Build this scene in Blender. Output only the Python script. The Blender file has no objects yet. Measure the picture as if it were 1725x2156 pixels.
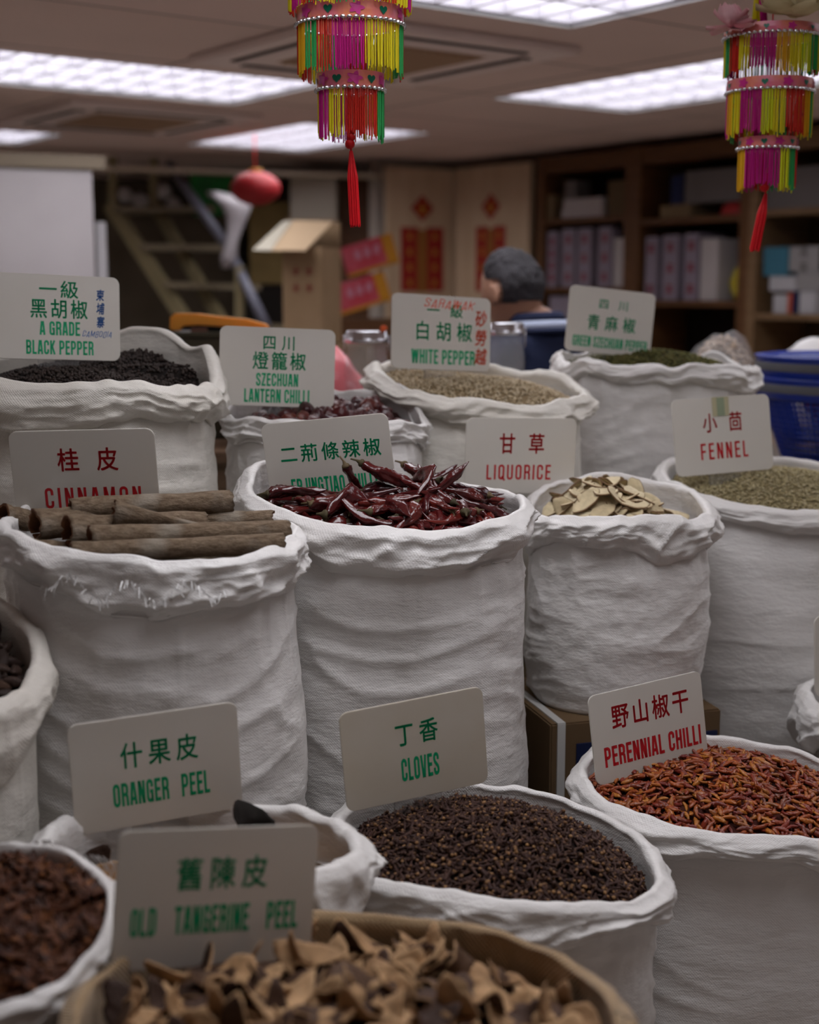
import bpy, bmesh, math, random
import numpy as np
from mathutils import Vector, Matrix, Euler

SC = bpy.context.scene
COL = SC.collection
PI = math.pi
rng = np.random.default_rng(7)

# ------------------------------------------------------------------ camera
EYE = 1.55
PITCH = math.radians(9.3)
FPX = 2900.0
cd = bpy.data.cameras.new('camera')
cam = bpy.data.objects.new('camera', cd)
COL.objects.link(cam)
cam.location = (0, 0, EYE)
cam.rotation_euler = (PI/2 - PITCH, 0, 0)
cd.sensor_fit = 'HORIZONTAL'
cd.sensor_width = 30.0
cd.lens = 30.0*FPX/1725.0
cd.clip_start = 0.05
cd.clip_end = 60
cd.dof.use_dof = True
cd.dof.focus_distance = 2.2
cd.dof.aperture_fstop = 2.7
SC.camera = cam

# ------------------------------------------------------------------ world, exposure
w = bpy.data.worlds.new('world')
SC.world = w
w.use_nodes = True
w.node_tree.nodes['Background'].inputs[0].default_value = (0.90, 0.86, 0.86, 1)
w.node_tree.nodes['Background'].inputs[1].default_value = 0.14
LAMP = 6.6            # radiance of the ceiling panels
SC.view_settings.view_transform = 'Standard'
SC.view_settings.look = 'None'
SC.view_settings.exposure = 0.0
SC.view_settings.gamma = 1.0
SC.view_settings.use_curve_mapping = False
try:
    SC.cycles.use_denoising = True
    SC.cycles.max_bounces = 7
    SC.cycles.diffuse_bounces = 4
    SC.cycles.glossy_bounces = 3
    SC.cycles.sample_clamp_indirect = 4.0
except Exception:
    pass

# ------------------------------------------------------------------ helpers
def at(px, py, Y):
    """point at distance Y in front of the viewer that lies in the direction (px, py) of the 1725 x 2156 frame"""
    r = Vector((0, math.cos(PITCH), -math.sin(PITCH))) + Vector((1, 0, 0))*((px - 862.5)/FPX) \
        + Vector((0, math.sin(PITCH), math.cos(PITCH)))*((1078 - py)/FPX)
    return Vector((0, 0, EYE)) + r*(Y/r.y)

def ppm(Y):
    return FPX/Y

def tag(o, label=None, cat=None, group=None, kind=None):
    if label: o['label'] = label
    if cat: o['category'] = cat
    if group: o['group'] = group
    if kind: o['kind'] = kind
    return o

def empty(name, loc=(0, 0, 0), rot=(0, 0, 0)):
    o = bpy.data.objects.new(name, None)
    o.empty_display_size = 0.05
    COL.objects.link(o)
    o.location = loc
    o.rotation_euler = rot
    return o

def mkmesh(name, verts, faces, mats, smooth=True, uvs=None, midx=None):
    me = bpy.data.meshes.new(name)
    verts = np.asarray(verts, dtype=np.float64).reshape(-1, 3)
    if isinstance(faces, np.ndarray):
        n, k = faces.shape
        me.vertices.add(len(verts))
        me.vertices.foreach_set('co', verts.astype(np.float32).ravel())
        me.loops.add(n*k)
        me.loops.foreach_set('vertex_index', faces.astype(np.int32).ravel())
        me.polygons.add(n)
        me.polygons.foreach_set('loop_start', np.arange(0, n*k, k, dtype=np.int32))
        me.update(calc_edges=True)
    else:
        me.from_pydata([tuple(v) for v in verts], [], [tuple(f) for f in faces])
    if not isinstance(mats, (list, tuple)):
        mats = [mats]
    for m in mats:
        me.materials.append(m)
    if midx is not None:
        me.polygons.foreach_set('material_index', np.asarray(midx, dtype=np.int32))
    if smooth:
        me.polygons.foreach_set('use_smooth', np.ones(len(me.polygons), dtype=bool))
    if uvs is not None:
        uvl = me.uv_layers.new(name='UVMap')
        li = np.empty(len(me.loops), dtype=np.int32)
        me.loops.foreach_get('vertex_index', li)
        if len(uvs) == len(verts):
            uvl.data.foreach_set('uv', np.asarray(uvs, dtype=np.float32)[li].ravel())
    me.validate()
    me.update()
    return me

def link(name, me, parent=None, loc=None, rot=None):
    o = bpy.data.objects.new(name, me)
    COL.objects.link(o)
    if parent is not None: o.parent = parent
    if loc is not None: o.location = loc
    if rot is not None: o.rotation_euler = rot
    return o

def from_bm(name, bm, mats, parent=None, smooth=False, loc=None, rot=None):
    me = bpy.data.meshes.new(name)
    bmesh.ops.recalc_face_normals(bm, faces=bm.faces[:])
    bm.to_mesh(me); bm.free()
    if not isinstance(mats, (list, tuple)): mats = [mats]
    for m in mats: me.materials.append(m)
    if smooth:
        for p in me.polygons: p.use_smooth = True
    return link(name, me, parent, loc, rot)

def add_box(bm, c, s, rot=None, bev=0.0, mi=0):
    """box with centre c, full size s"""
    r = bmesh.ops.create_cube(bm, size=1.0)
    vs = r['verts']
    M = Matrix.Translation(c) @ (rot.to_matrix().to_4x4() if rot else Matrix.Identity(4)) @ Matrix.Diagonal((s[0], s[1], s[2], 1))
    bmesh.ops.transform(bm, matrix=M, verts=vs)
    fs = list({f for v in vs for f in v.link_faces})
    for f in fs: f.material_index = mi
    if bev > 0:
        es = list({e for v in vs for e in v.link_edges})
        bmesh.ops.bevel(bm, geom=es, offset=bev, segments=2, affect='EDGES', material=-1)

def box_obj(name, c, s, mat, parent=None, rot=None, bev=0.0):
    bm = bmesh.new()
    add_box(bm, (0, 0, 0), s, None, bev)
    return from_bm(name, bm, mat, parent, False, c, rot)

def add_tube(bm, p0, p1, r0, r1=None, n=12, mi=0, cap=True):
    if r1 is None: r1 = r0
    p0 = Vector(p0); p1 = Vector(p1)
    d = (p1 - p0); L = d.length; d.normalize()
    a = d.orthogonal().normalized(); b = d.cross(a)
    A = [bm.verts.new(p0 + (a*math.cos(t) + b*math.sin(t))*r0) for t in np.linspace(0, 2*PI, n, endpoint=False)]
    B = [bm.verts.new(p1 + (a*math.cos(t) + b*math.sin(t))*r1) for t in np.linspace(0, 2*PI, n, endpoint=False)]
    for i in range(n):
        f = bm.faces.new((A[i], A[(i+1) % n], B[(i+1) % n], B[i])); f.material_index = mi; f.smooth = True
    if cap:
        f = bm.faces.new(A[::-1]); f.material_index = mi
        f = bm.faces.new(B); f.material_index = mi

def lathe(profile, n=32, cx=0.0, cy=0.0):
    """profile list of (r, z) -> verts, faces"""
    V = []; Fc = []
    m = len(profile)
    for i in range(n):
        t = 2*PI*i/n
        for r, z in profile:
            V.append((cx + r*math.cos(t), cy + r*math.sin(t), z))
    for i in range(n):
        j = (i+1) % n
        for k in range(m-1):
            Fc.append((i*m+k, j*m+k, j*m+k+1, i*m+k+1))
    return V, Fc

# vectorised value noise -------------------------------------------------
def _hash(ix, iy, iz, seed):
    h = (ix.astype(np.int64)*374761393 + iy.astype(np.int64)*668265263 + iz.astype(np.int64)*2147483647 + seed*1442695041) & 0xFFFFFFFF
    h = ((h ^ (h >> 13))*1274126177) & 0xFFFFFFFF
    h = ((h ^ (h >> 16))*2246822519) & 0xFFFFFFFF
    h = h ^ (h >> 15)
    return (h & 0xFFFFFF)/float(0xFFFFFF)

def vnoise(x, y, z, seed=0):
    x, y, z = np.broadcast_arrays(x, y, z)
    fx, fy, fz = np.floor(x), np.floor(y), np.floor(z)
    tx, ty, tz = x-fx, y-fy, z-fz
    tx = tx*tx*tx*(tx*(tx*6-15)+10); ty = ty*ty*ty*(ty*(ty*6-15)+10); tz = tz*tz*tz*(tz*(tz*6-15)+10)
    o = 0
    for dx in (0, 1):
        wx = tx if dx else 1-tx
        for dy in (0, 1):
            wy = ty if dy else 1-ty
            for dz in (0, 1):
                wz = tz if dz else 1-tz
                o = o + wx*wy*wz*_hash(fx+dx, fy+dy, fz+dz, seed)
    return o*2-1

def fbm(x, y, z, seed=0, oct=3, gain=0.5):
    o = 0; a = 1.0; s = 1.0
    for k in range(oct):
        o = o + a*vnoise(x*s, y*s, z*s, seed+k*17)
        a *= gain; s *= 2.03
    return o

def ridge(x, y, z, seed=0):
    n = vnoise(x, y, z, seed)
    return 1-2*np.sqrt(np.abs(n)+0.004)

# ------------------------------------------------------------------ materials
def nodes(m):
    m.use_nodes = True
    nt = m.node_tree
    return nt, nt.nodes, nt.links, nt.nodes['Principled BSDF']

def pmat(name, col, rough=0.5, spec=0.5, metal=0.0, var=None, var_scale=8.0, bump=0.0, bump_scale=60.0, emit=None, emit_s=0.0,
         alpha=1.0, trans=0.0, stretch=(1, 1, 1), coat=0.0, detail=3.0, sss=0.0, sheen=0.0):
    m = bpy.data.materials.new(name)
    nt, N, L, B = nodes(m)
    B.inputs['Base Color'].default_value = (*col, 1)
    B.inputs['Roughness'].default_value = rough
    B.inputs['Specular IOR Level'].default_value = spec
    B.inputs['Metallic'].default_value = metal
    B.inputs['Alpha'].default_value = alpha
    B.inputs['Transmission Weight'].default_value = trans
    B.inputs['Coat Weight'].default_value = coat
    if sheen: B.inputs['Sheen Weight'].default_value = sheen
    if sss:
        B.inputs['Subsurface Weight'].default_value = sss
        B.inputs['Subsurface Radius'].default_value = (0.01, 0.008, 0.006)
    if emit:
        B.inputs['Emission Color'].default_value = (*emit, 1)
        B.inputs['Emission Strength'].default_value = emit_s
    if var or bump:
        tc = N.new('ShaderNodeTexCoord'); mp = N.new('ShaderNodeMapping')
        mp.inputs['Scale'].default_value = stretch
        L.new(tc.outputs['Object'], mp.inputs['Vector'])
    if var:
        nz = N.new('ShaderNodeTexNoise'); nz.inputs['Scale'].default_value = var_scale; nz.inputs['Detail'].default_value = detail
        L.new(mp.outputs[0], nz.inputs['Vector'])
        rp = N.new('ShaderNodeValToRGB')
        rp.color_ramp.elements[0].position = 0.33; rp.color_ramp.elements[0].color = (*var, 1)
        rp.color_ramp.elements[1].position = 0.67; rp.color_ramp.elements[1].color = (*col, 1)
        L.new(nz.outputs['Fac'], rp.inputs['Fac']); L.new(rp.outputs[0], B.inputs['Base Color'])
    if bump:
        nb = N.new('ShaderNodeTexNoise'); nb.inputs['Scale'].default_value = bump_scale; nb.inputs['Detail'].default_value = 4
        L.new(mp.outputs[0], nb.inputs['Vector'])
        bp = N.new('ShaderNodeBump'); bp.inputs['Strength'].default_value = bump; bp.inputs['Distance'].default_value = 0.01
        L.new(nb.outputs['Fac'], bp.inputs['Height']); L.new(bp.outputs[0], B.inputs['Normal'])
    return m

def randmat(name, cols, rough=0.5, spec=0.5, bump=0.0, bump_scale=200.0, var=0.0, coat=0.0):
    """natural colour differences between pieces: one colour per piece out of a ramp"""
    m = bpy.data.materials.new(name)
    nt, N, L, B = nodes(m)
    B.inputs['Roughness'].default_value = rough
    B.inputs['Specular IOR Level'].default_value = spec
    B.inputs['Coat Weight'].default_value = coat
    oi = N.new('ShaderNodeObjectInfo'); ge = N.new('ShaderNodeNewGeometry')
    ad = N.new('ShaderNodeMath'); ad.operation = 'ADD'
    fr = N.new('ShaderNodeMath'); fr.operation = 'FRACT'
    L.new(oi.outputs['Random'], ad.inputs[0]); L.new(ge.outputs['Random Per Island'], ad.inputs[1])
    L.new(ad.outputs[0], fr.inputs[0])
    rp = N.new('ShaderNodeValToRGB')
    rp.color_ramp.elements[0].color = (*cols[0], 1)
    rp.color_ramp.elements[1].color = (*cols[-1], 1)
    for i, c in enumerate(cols[1:-1]):
        e = rp.color_ramp.elements.new((i+1)/(len(cols)-1)); e.color = (*c, 1)
    L.new(fr.outputs[0], rp.inputs['Fac'])
    out = rp.outputs[0]
    tc = N.new('ShaderNodeTexCoord')
    if var:
        nz = N.new('ShaderNodeTexNoise'); nz.inputs['Scale'].default_value = 70; nz.inputs['Detail'].default_value = 3
        L.new(tc.outputs['Object'], nz.inputs['Vector'])
        mr = N.new('ShaderNodeMapRange'); mr.inputs[1].default_value = 0.3; mr.inputs[2].default_value = 0.7
        mr.inputs[3].default_value = 1-var; mr.inputs[4].default_value = 1+var
        L.new(nz.outputs['Fac'], mr.inputs[0])
        mx = N.new('ShaderNodeMix'); mx.data_type = 'RGBA'; mx.blend_type = 'MULTIPLY'; mx.inputs[0].default_value = 1
        L.new(out, mx.inputs[6]); L.new(mr.outputs[0], mx.inputs[7]); out = mx.outputs[2]
    L.new(out, B.inputs['Base Color'])
    if bump:
        nb = N.new('ShaderNodeTexNoise'); nb.inputs['Scale'].default_value = bump_scale; nb.inputs['Detail'].default_value = 3
        L.new(tc.outputs['Object'], nb.inputs['Vector'])
        bp = N.new('ShaderNodeBump'); bp.inputs['Strength'].default_value = bump; bp.inputs['Distance'].default_value = 0.004
        L.new(nb.outputs['Fac'], bp.inputs['Height']); L.new(bp.outputs[0], B.inputs['Normal'])
    return m

def weave_mat(name, col, col2, period, rough, spec, strength, sheen=0.0, dist=0.0012, crease=0.25):
    """woven cloth, the weave runs along the cloth's own u,v (metres)"""
    m = bpy.data.materials.new(name)
    nt, N, L, B = nodes(m)
    B.inputs['Roughness'].default_value = rough
    B.inputs['Specular IOR Level'].default_value = spec
    B.inputs['Sheen Weight'].default_value = sheen
    uv = N.new('ShaderNodeUVMap'); uv.uv_map = 'UVMap'
    sp = N.new('ShaderNodeSeparateXYZ'); L.new(uv.outputs[0], sp.inputs[0])
    def M(op, a, b=None):
        n = N.new('ShaderNodeMath'); n.operation = op
        for i, x in enumerate((a, b)):
            if x is None: continue
            if isinstance(x, (int, float)): n.inputs[i].default_value = x
            else: L.new(x, n.inputs[i])
        return n.outputs[0]
    k = PI/period
    su = M('SINE', M('MULTIPLY', sp.outputs[0], k)); sv = M('SINE', M('MULTIPLY', sp.outputs[1], k))
    wv = M('MULTIPLY', su, sv)
    tc = N.new('ShaderNodeTexCoord')
    nz = N.new('ShaderNodeTexNoise'); nz.inputs['Scale'].default_value = 9; nz.inputs['Detail'].default_value = 5
    nz.inputs['Roughness'].default_value = 0.62
    mp = N.new('ShaderNodeMapping'); mp.inputs['Scale'].default_value = (1, 1, 2.6); mp.inputs['Rotation'].default_value = (0.2, 0.25, 0)
    L.new(tc.outputs['Object'], mp.inputs[0]); L.new(mp.outputs[0], nz.inputs['Vector'])
    b1 = N.new('ShaderNodeBump'); b1.inputs['Strength'].default_value = strength; b1.inputs['Distance'].default_value = dist
    L.new(wv, b1.inputs['Height'])
    b2 = N.new('ShaderNodeBump'); b2.inputs['Strength'].default_value = crease; b2.inputs['Distance'].default_value = 0.03
    L.new(nz.outputs['Fac'], b2.inputs['Height']); L.new(b1.outputs[0], b2.inputs['Normal'])
    L.new(b2.outputs[0], B.inputs['Normal'])
    n2 = N.new('ShaderNodeTexNoise'); n2.inputs['Scale'].default_value = 5; n2.inputs['Detail'].default_value = 4
    L.new(tc.outputs['Object'], n2.inputs['Vector'])
    rp = N.new('ShaderNodeValToRGB')
    rp.color_ramp.elements[0].position = 0.3; rp.color_ramp.elements[0].color = (*col2, 1)
    rp.color_ramp.elements[1].position = 0.62; rp.color_ramp.elements[1].color = (*col, 1)
    L.new(n2.outputs['Fac'], rp.inputs['Fac']); L.new(rp.outputs[0], B.inputs['Base Color'])
    return m

M_SACK = weave_mat('white_woven_plastic', (0.78, 0.755, 0.735), (0.70, 0.67, 0.645), 0.0023, 0.42, 0.45, 0.15)
M_SACK_IVORY = weave_mat('ivory_woven_plastic', (0.78, 0.745, 0.68), (0.70, 0.655, 0.58), 0.0021, 0.45, 0.4, 0.30)
M_SACK_CREAM = weave_mat('cream_woven_plastic', (0.74, 0.70, 0.64), (0.66, 0.61, 0.54), 0.0021, 0.45, 0.4, 0.30)
M_BURLAP = weave_mat('burlap', (0.44, 0.30, 0.165), (0.33, 0.22, 0.115), 0.0032, 0.9, 0.1, 0.9, 0.3)
M_PLATE = pmat('sign_acrylic', (0.67, 0.635, 0.58), 0.22, 0.5, var=(0.64, 0.60, 0.535), var_scale=5)
M_PLATE_OLD = pmat('yellowed_acrylic', (0.66, 0.61, 0.53), 0.25, 0.5, var=(0.61, 0.54, 0.43), var_scale=6)
M_CLEAR = pmat('clear_acrylic', (0.9, 0.9, 0.9), 0.05, 0.5, trans=0.95)
M_GREEN = pmat('green_letter', (0.0, 0.34, 0.14), 0.45, 0.4)
M_RED = pmat('red_letter', (0.50, 0.008, 0.015), 0.45, 0.4)
M_BLUEINK = pmat('blue_marker', (0.03, 0.13, 0.40), 0.6, 0.3)
M_REDINK = pmat('red_marker', (0.75, 0.10, 0.05), 0.6, 0.3)
M_TAPE = pmat('old_tape', (0.48, 0.44, 0.28), 0.3, 0.5)
M_TAPE2 = pmat('tape_label', (0.28, 0.33, 0.22), 0.4, 0.5)
M_CEIL = None
M_WOOD = pmat('dark_shelf_wood', (0.125, 0.055, 0.020), 0.5, 0.3, var=(0.090, 0.038, 0.013), var_scale=5, stretch=(1, 1, 6))
M_WOODL = pmat('tan_panel_wood', (0.50, 0.37, 0.25), 0.5, 0.3, var=(0.43, 0.31, 0.20), var_scale=3, stretch=(4, 4, 0.6))
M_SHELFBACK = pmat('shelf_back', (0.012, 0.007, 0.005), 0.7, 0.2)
M_CARD = pmat('cardboard', (0.33, 0.22, 0.13), 0.8, 0.15, var=(0.28, 0.185, 0.105), var_scale=6)
M_CARDD = pmat('cardboard_dull', (0.22, 0.155, 0.085), 0.85, 0.1, var=(0.18, 0.125, 0.07), var_scale=6)
M_WALL = pmat('plaster', (0.50, 0.44, 0.38), 0.8, 0.2, var=(0.45, 0.39, 0.33), var_scale=2)
M_WHITE = pmat('white_paint', (0.66, 0.64, 0.66), 0.5, 0.4)
M_STEEL = pmat('brushed_metal', (0.6, 0.6, 0.62), 0.25, 0.5, metal=0.9)
M_DARK = pmat('dark_recess', (0.02, 0.017, 0.015), 0.8, 0.1)
M_NAVY = pmat('navy_print', (0.012, 0.018, 0.06), 0.6, 0.2)
M_STRAP = pmat('packing_strap', (0.55, 0.54, 0.52), 0.4, 0.4)

# ------------------------------------------------------------------ the room
# the shop's own axes: A runs to the right and away, B runs to the left and away
AV = Vector((0.809, 0.588, 0)); BV = Vector((-0.588, 0.809, 0))
GRID_ROT = math.atan2(AV.y, AV.x)
CEIL = 2.35
def ab(a, b, z=0.0):
    return AV*a + BV*b + Vector((0, 0, z))

def ceiling_material():
    m = bpy.data.materials.new('ceiling_tiles')
    nt, N, L, B = nodes(m)
    B.inputs['Roughness'].default_value = 0.8
    tc = N.new('ShaderNodeTexCoord')
    br = N.new('ShaderNodeTexBrick'); br.offset = 0.0; br.squash = 1.0
    br.inputs['Scale'].default_value = 1.0
    br.inputs['Color1'].default_value = (0.80, 0.63, 0.57, 1); br.inputs['Color2'].default_value = (0.76, 0.59, 0.52, 1)  # off-white tiles; warm bounce light is put into these colours
    br.inputs['Mortar'].default_value = (0.10, 0.075, 0.065, 1)
    br.inputs['Mortar Size'].default_value = 0.006
    br.inputs['Brick Width'].default_value = 1.36; br.inputs['Row Height'].default_value = 0.78
    mp = N.new('ShaderNodeMapping'); mp.inputs['Location'].default_value = (0.35, 0.0, 0)
    L.new(tc.outputs['Object'], mp.inputs[0]); L.new(mp.outputs[0], br.inputs['Vector'])
    nz = N.new('ShaderNodeTexNoise'); nz.inputs['Scale'].default_value = 1.3; nz.inputs['Detail'].default_value = 3
    L.new(tc.outputs['Object'], nz.inputs['Vector'])
    mx = N.new('ShaderNodeMix'); mx.data_type = 'RGBA'; mx.blend_type = 'MULTIPLY'; mx.inputs[0].default_value = 0.2
    L.new(br.outputs['Color'], mx.inputs[6]); L.new(nz.outputs['Fac'], mx.inputs[7])
    L.new(mx.outputs[2], B.inputs['Base Color'])
    return m
M_CEIL = ceiling_material()

# ceiling lamps (a0, a1, b0, b1): recessed, so the ceiling is open there
LAMPS = [(1.70, 3.10, 4.80, 5.60), (3.72, 4.50, 6.00, 7.28), (3.90, 4.72, 3.36, 4.76), (1.70, 3.06, 2.62, 3.35),
         (-0.55, 0.85, 3.9, 4.7), (2.9, 4.2, 1.0, 1.8), (4.4, 5.2, 0.6, 2.0), (0.75, 1.55, 0.55, 1.95), (1.55, 2.95, 7.20, 7.85)]  # unseen fittings extend the grid; the one above the sacks is added light
def build_ceiling():
    a0, a1, b0, b1 = -5.0, 8.6, -3.2, 11.5
    As = sorted({a0, a1, *[l[0] for l in LAMPS], *[l[1] for l in LAMPS]})
    Bs = sorted({b0, b1, *[l[2] for l in LAMPS], *[l[3] for l in LAMPS]})
    bm = bmesh.new()
    for i in range(len(As)-1):
        for j in range(len(Bs)-1):
            ca = (As[i]+As[i+1])/2; cb = (Bs[j]+Bs[j+1])/2
            if any(l[0] < ca < l[1] and l[2] < cb < l[3] for l in LAMPS): continue
            vs = [bm.verts.new((x, y, 0)) for x, y in ((As[i], Bs[j]), (As[i+1], Bs[j]), (As[i+1], Bs[j+1]), (As[i], Bs[j+1]))]
            bm.faces.new(vs)
    bmesh.ops.remove_doubles(bm, verts=bm.verts, dist=1e-5)
    r = bmesh.ops.extrude_face_region(bm, geom=bm.faces[:])
    bmesh.ops.translate(bm, vec=(0, 0, 0.03), verts=[v for v in r['geom'] if isinstance(v, bmesh.types.BMVert)])
    o = from_bm('ceiling', bm, M_CEIL, None, False, (0, 0, CEIL), (0, 0, GRID_ROT))
    tag(o, kind='structure')
build_ceiling()

M_FLOOR = pmat('terrazzo_floor', (0.46, 0.39, 0.34), 0.4, 0.4, var=(0.38, 0.32, 0.28), var_scale=18)
def slab(name, corners, z0, z1, mat):
    bm = bmesh.new()
    lo = [bm.verts.new((c[0], c[1], z0)) for c in corners]; hi = [bm.verts.new((c[0], c[1], z1)) for c in corners]
    n = len(corners)
    bm.faces.new(lo); bm.faces.new(hi)
    for i in range(n): bm.faces.new((lo[i], lo[(i+1) % n], hi[(i+1) % n], hi[i]))
    return tag(from_bm(name, bm, mat), kind='structure')
slab('floor', [ab(-5, -3.2), ab(8.6, -3.2), ab(8.6, 11.5), ab(-5, 11.5)], -0.04, 0.0, M_FLOOR)
# wall behind the shelves, back wall, wall on the left
slab('wall_right', [ab(6.12, -1.5), ab(6.22, -1.5), ab(6.22, 7.4), ab(6.12, 7.4)], 0, CEIL, M_WALL)
slab('wall_back', [ab(5.14, 7.42), ab(6.22, 7.42), ab(6.22, 7.52), ab(5.14, 7.52)], 0, CEIL, M_WALL)
M_BACK = pmat('shaded_plaster', (0.13, 0.105, 0.075), 0.8, 0.2, var=(0.10, 0.08, 0.055), var_scale=3)  # the dark void behind the stair is put into this wall colour
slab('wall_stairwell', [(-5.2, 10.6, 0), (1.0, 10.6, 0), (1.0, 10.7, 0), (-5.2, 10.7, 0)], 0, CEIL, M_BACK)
slab('wall_left', [(-4.3, 2.0, 0), (-4.2, 2.0, 0), (-4.2, 10.6, 0), (-4.3, 10.6, 0)], 0, CEIL, M_WALL)

# beam that carries the ceiling's edge in front of the stairwell
M_BEAM = pmat('painted_beam', (0.55, 0.47, 0.36), 0.6, 0.3, var=(0.48, 0.41, 0.30), var_scale=3)
p0, p1 = at(-60, 355, 8.1), at(812, 374, 8.95)
slab('trim_1', [(p0.x-1.2, p0.y-0.44), (p1.x, p1.y), (p1.x-0.04, p1.y+0.14), (p0.x-1.24, p0.y-0.30)], p1.z, CEIL-0.10, M_BEAM)

# light fittings -----------------------------------------------------------
M_PANEL = pmat('lit_panel', (0.9, 0.9, 0.9), 0.6, 0.2, emit=(0.955, 0.96, 1.0), emit_s=LAMP)
M_LOUVRE = pmat('louvre_aluminium', (0.39, 0.37, 0.41), 0.4, 0.5)
M_HOUSING = pmat('lamp_housing', (0.7, 0.7, 0.7), 0.5, 0.3)
LAMP_LABEL = ['white louvred ceiling light, the long one above the stair side', 'ceiling light behind the left paper lantern, nearest the back wall',
              'white louvred ceiling light beside the right paper lantern', 'bright ceiling light cut by the top edge, right of the left lantern',
              'louvred ceiling light over the far left aisle',
              'louvred ceiling light overhead on the right', 'louvred ceiling light in front of the shelves', 'unseen louvred ceiling light added above the front row of sacks to brighten them', 'ceiling light at the far left, above the partition board']
for (a0, a1, b0, b1), lb in zip(LAMPS, LAMP_LABEL):
    ca, cb = (a0+a1)/2, (b0+b1)/2
    la, lb_ = a1-a0, b1-b0
    root = empty('ceiling_light', ab(ca, cb, CEIL), (0, 0, GRID_ROT))
    tag(root, lb, 'ceiling light', 'recessed ceiling lights')
    bm = bmesh.new()
    add_box(bm, (0, 0, 0.085), (la, lb_, 0.006))
    for sx in (-1, 1):
        add_box(bm, (sx*(la/2-0.003), 0, 0.04), (0.006, lb_, 0.085))
        add_box(bm, (0, sx*(lb_/2-0.003), 0.04), (la-0.012, 0.006, 0.085))
    from_bm('housing', bm, M_HOUSING, root)
    bm = bmesh.new(); add_box(bm, (0, 0, 0.062), (la-0.03, lb_-0.03, 0.004)); from_bm('lit_panel', bm, M_PANEL, root)
    bm = bmesh.new()
    long_a = la > lb_
    nl, nw = (10, 3)
    LL, WW = (la, lb_) if long_a else (lb_, la)
    for i in range(nl+1):
        t = (i/nl-0.5)*(LL-0.03)
        add_box(bm, (t, 0, 0.03) if long_a else (0, t, 0.03), (0.012, WW-0.02, 0.042) if long_a else (WW-0.02, 0.012, 0.042))
    for i in range(nw+1):
        t = (i/nw-0.5)*(WW-0.03)
        add_box(bm, (0, t, 0.03) if long_a else (t, 0, 0.03), (LL-0.02, 0.014, 0.044) if long_a else (0.014, LL-0.02, 0.044))
    from_bm('louvre', bm, M_LOUVRE, root)

# ceiling air conditioners -------------------------------------------------
M_AC = pmat('air_con_plastic', (0.78, 0.66, 0.62), 0.5, 0.4)
M_ACG = pmat('air_con_grille', (0.42, 0.28, 0.18), 0.6, 0.3)
for ca, cb, sz, lb in ((2.82, 4.05, 0.98, 'square ceiling air conditioner beside the left paper lantern'), (2.9, 6.28, 0.95, 'square ceiling air conditioner beyond the long louvred light')):
    root = empty('air_conditioner', ab(ca, cb, CEIL), (0, 0, GRID_ROT))
    tag(root, lb, 'air conditioner', 'ceiling air conditioners')
    bm = bmesh.new(); add_box(bm, (0, 0, -0.014), (sz, sz, 0.028), bev=0.008); from_bm('panel', bm, M_AC, root)
    bm = bmesh.new()
    for k in range(14): add_box(bm, ((k-6.5)*0.036, 0, -0.032), (0.022, 0.50, 0.008))
    add_box(bm, (0, 0, -0.0285), (0.52, 0.52, 0.003)); from_bm('intake_grille', bm, M_ACG, root)
    for k in range(4):
        R = Matrix.Rotation(k*PI/2, 4, 'Z')
        c = R @ Vector((0, sz*0.39, -0.029))
        bm = bmesh.new(); add_box(bm, (0, 0, 0), (sz*0.66, 0.05, 0.006)); vt = from_bm('vent', bm, M_DARK, root, False, c, (0, 0, k*PI/2))
        bm = bmesh.new(); add_box(bm, (0, 0, 0), (sz*0.64, 0.016, 0.006)); from_bm('vent_flap', bm, M_AC, vt, False, (0, 0, -0.006), (0.3, 0, 0))

# ------------------------------------------------------------------ lettering
def arc(cx, cy, rx, ry, a0, a1, n=7):
    return [(cx + rx*math.cos(math.radians(a0 + (a1-a0)*i/n)), cy + ry*math.sin(math.radians(a0 + (a1-a0)*i/n))) for i in range(n+1)]

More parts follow.
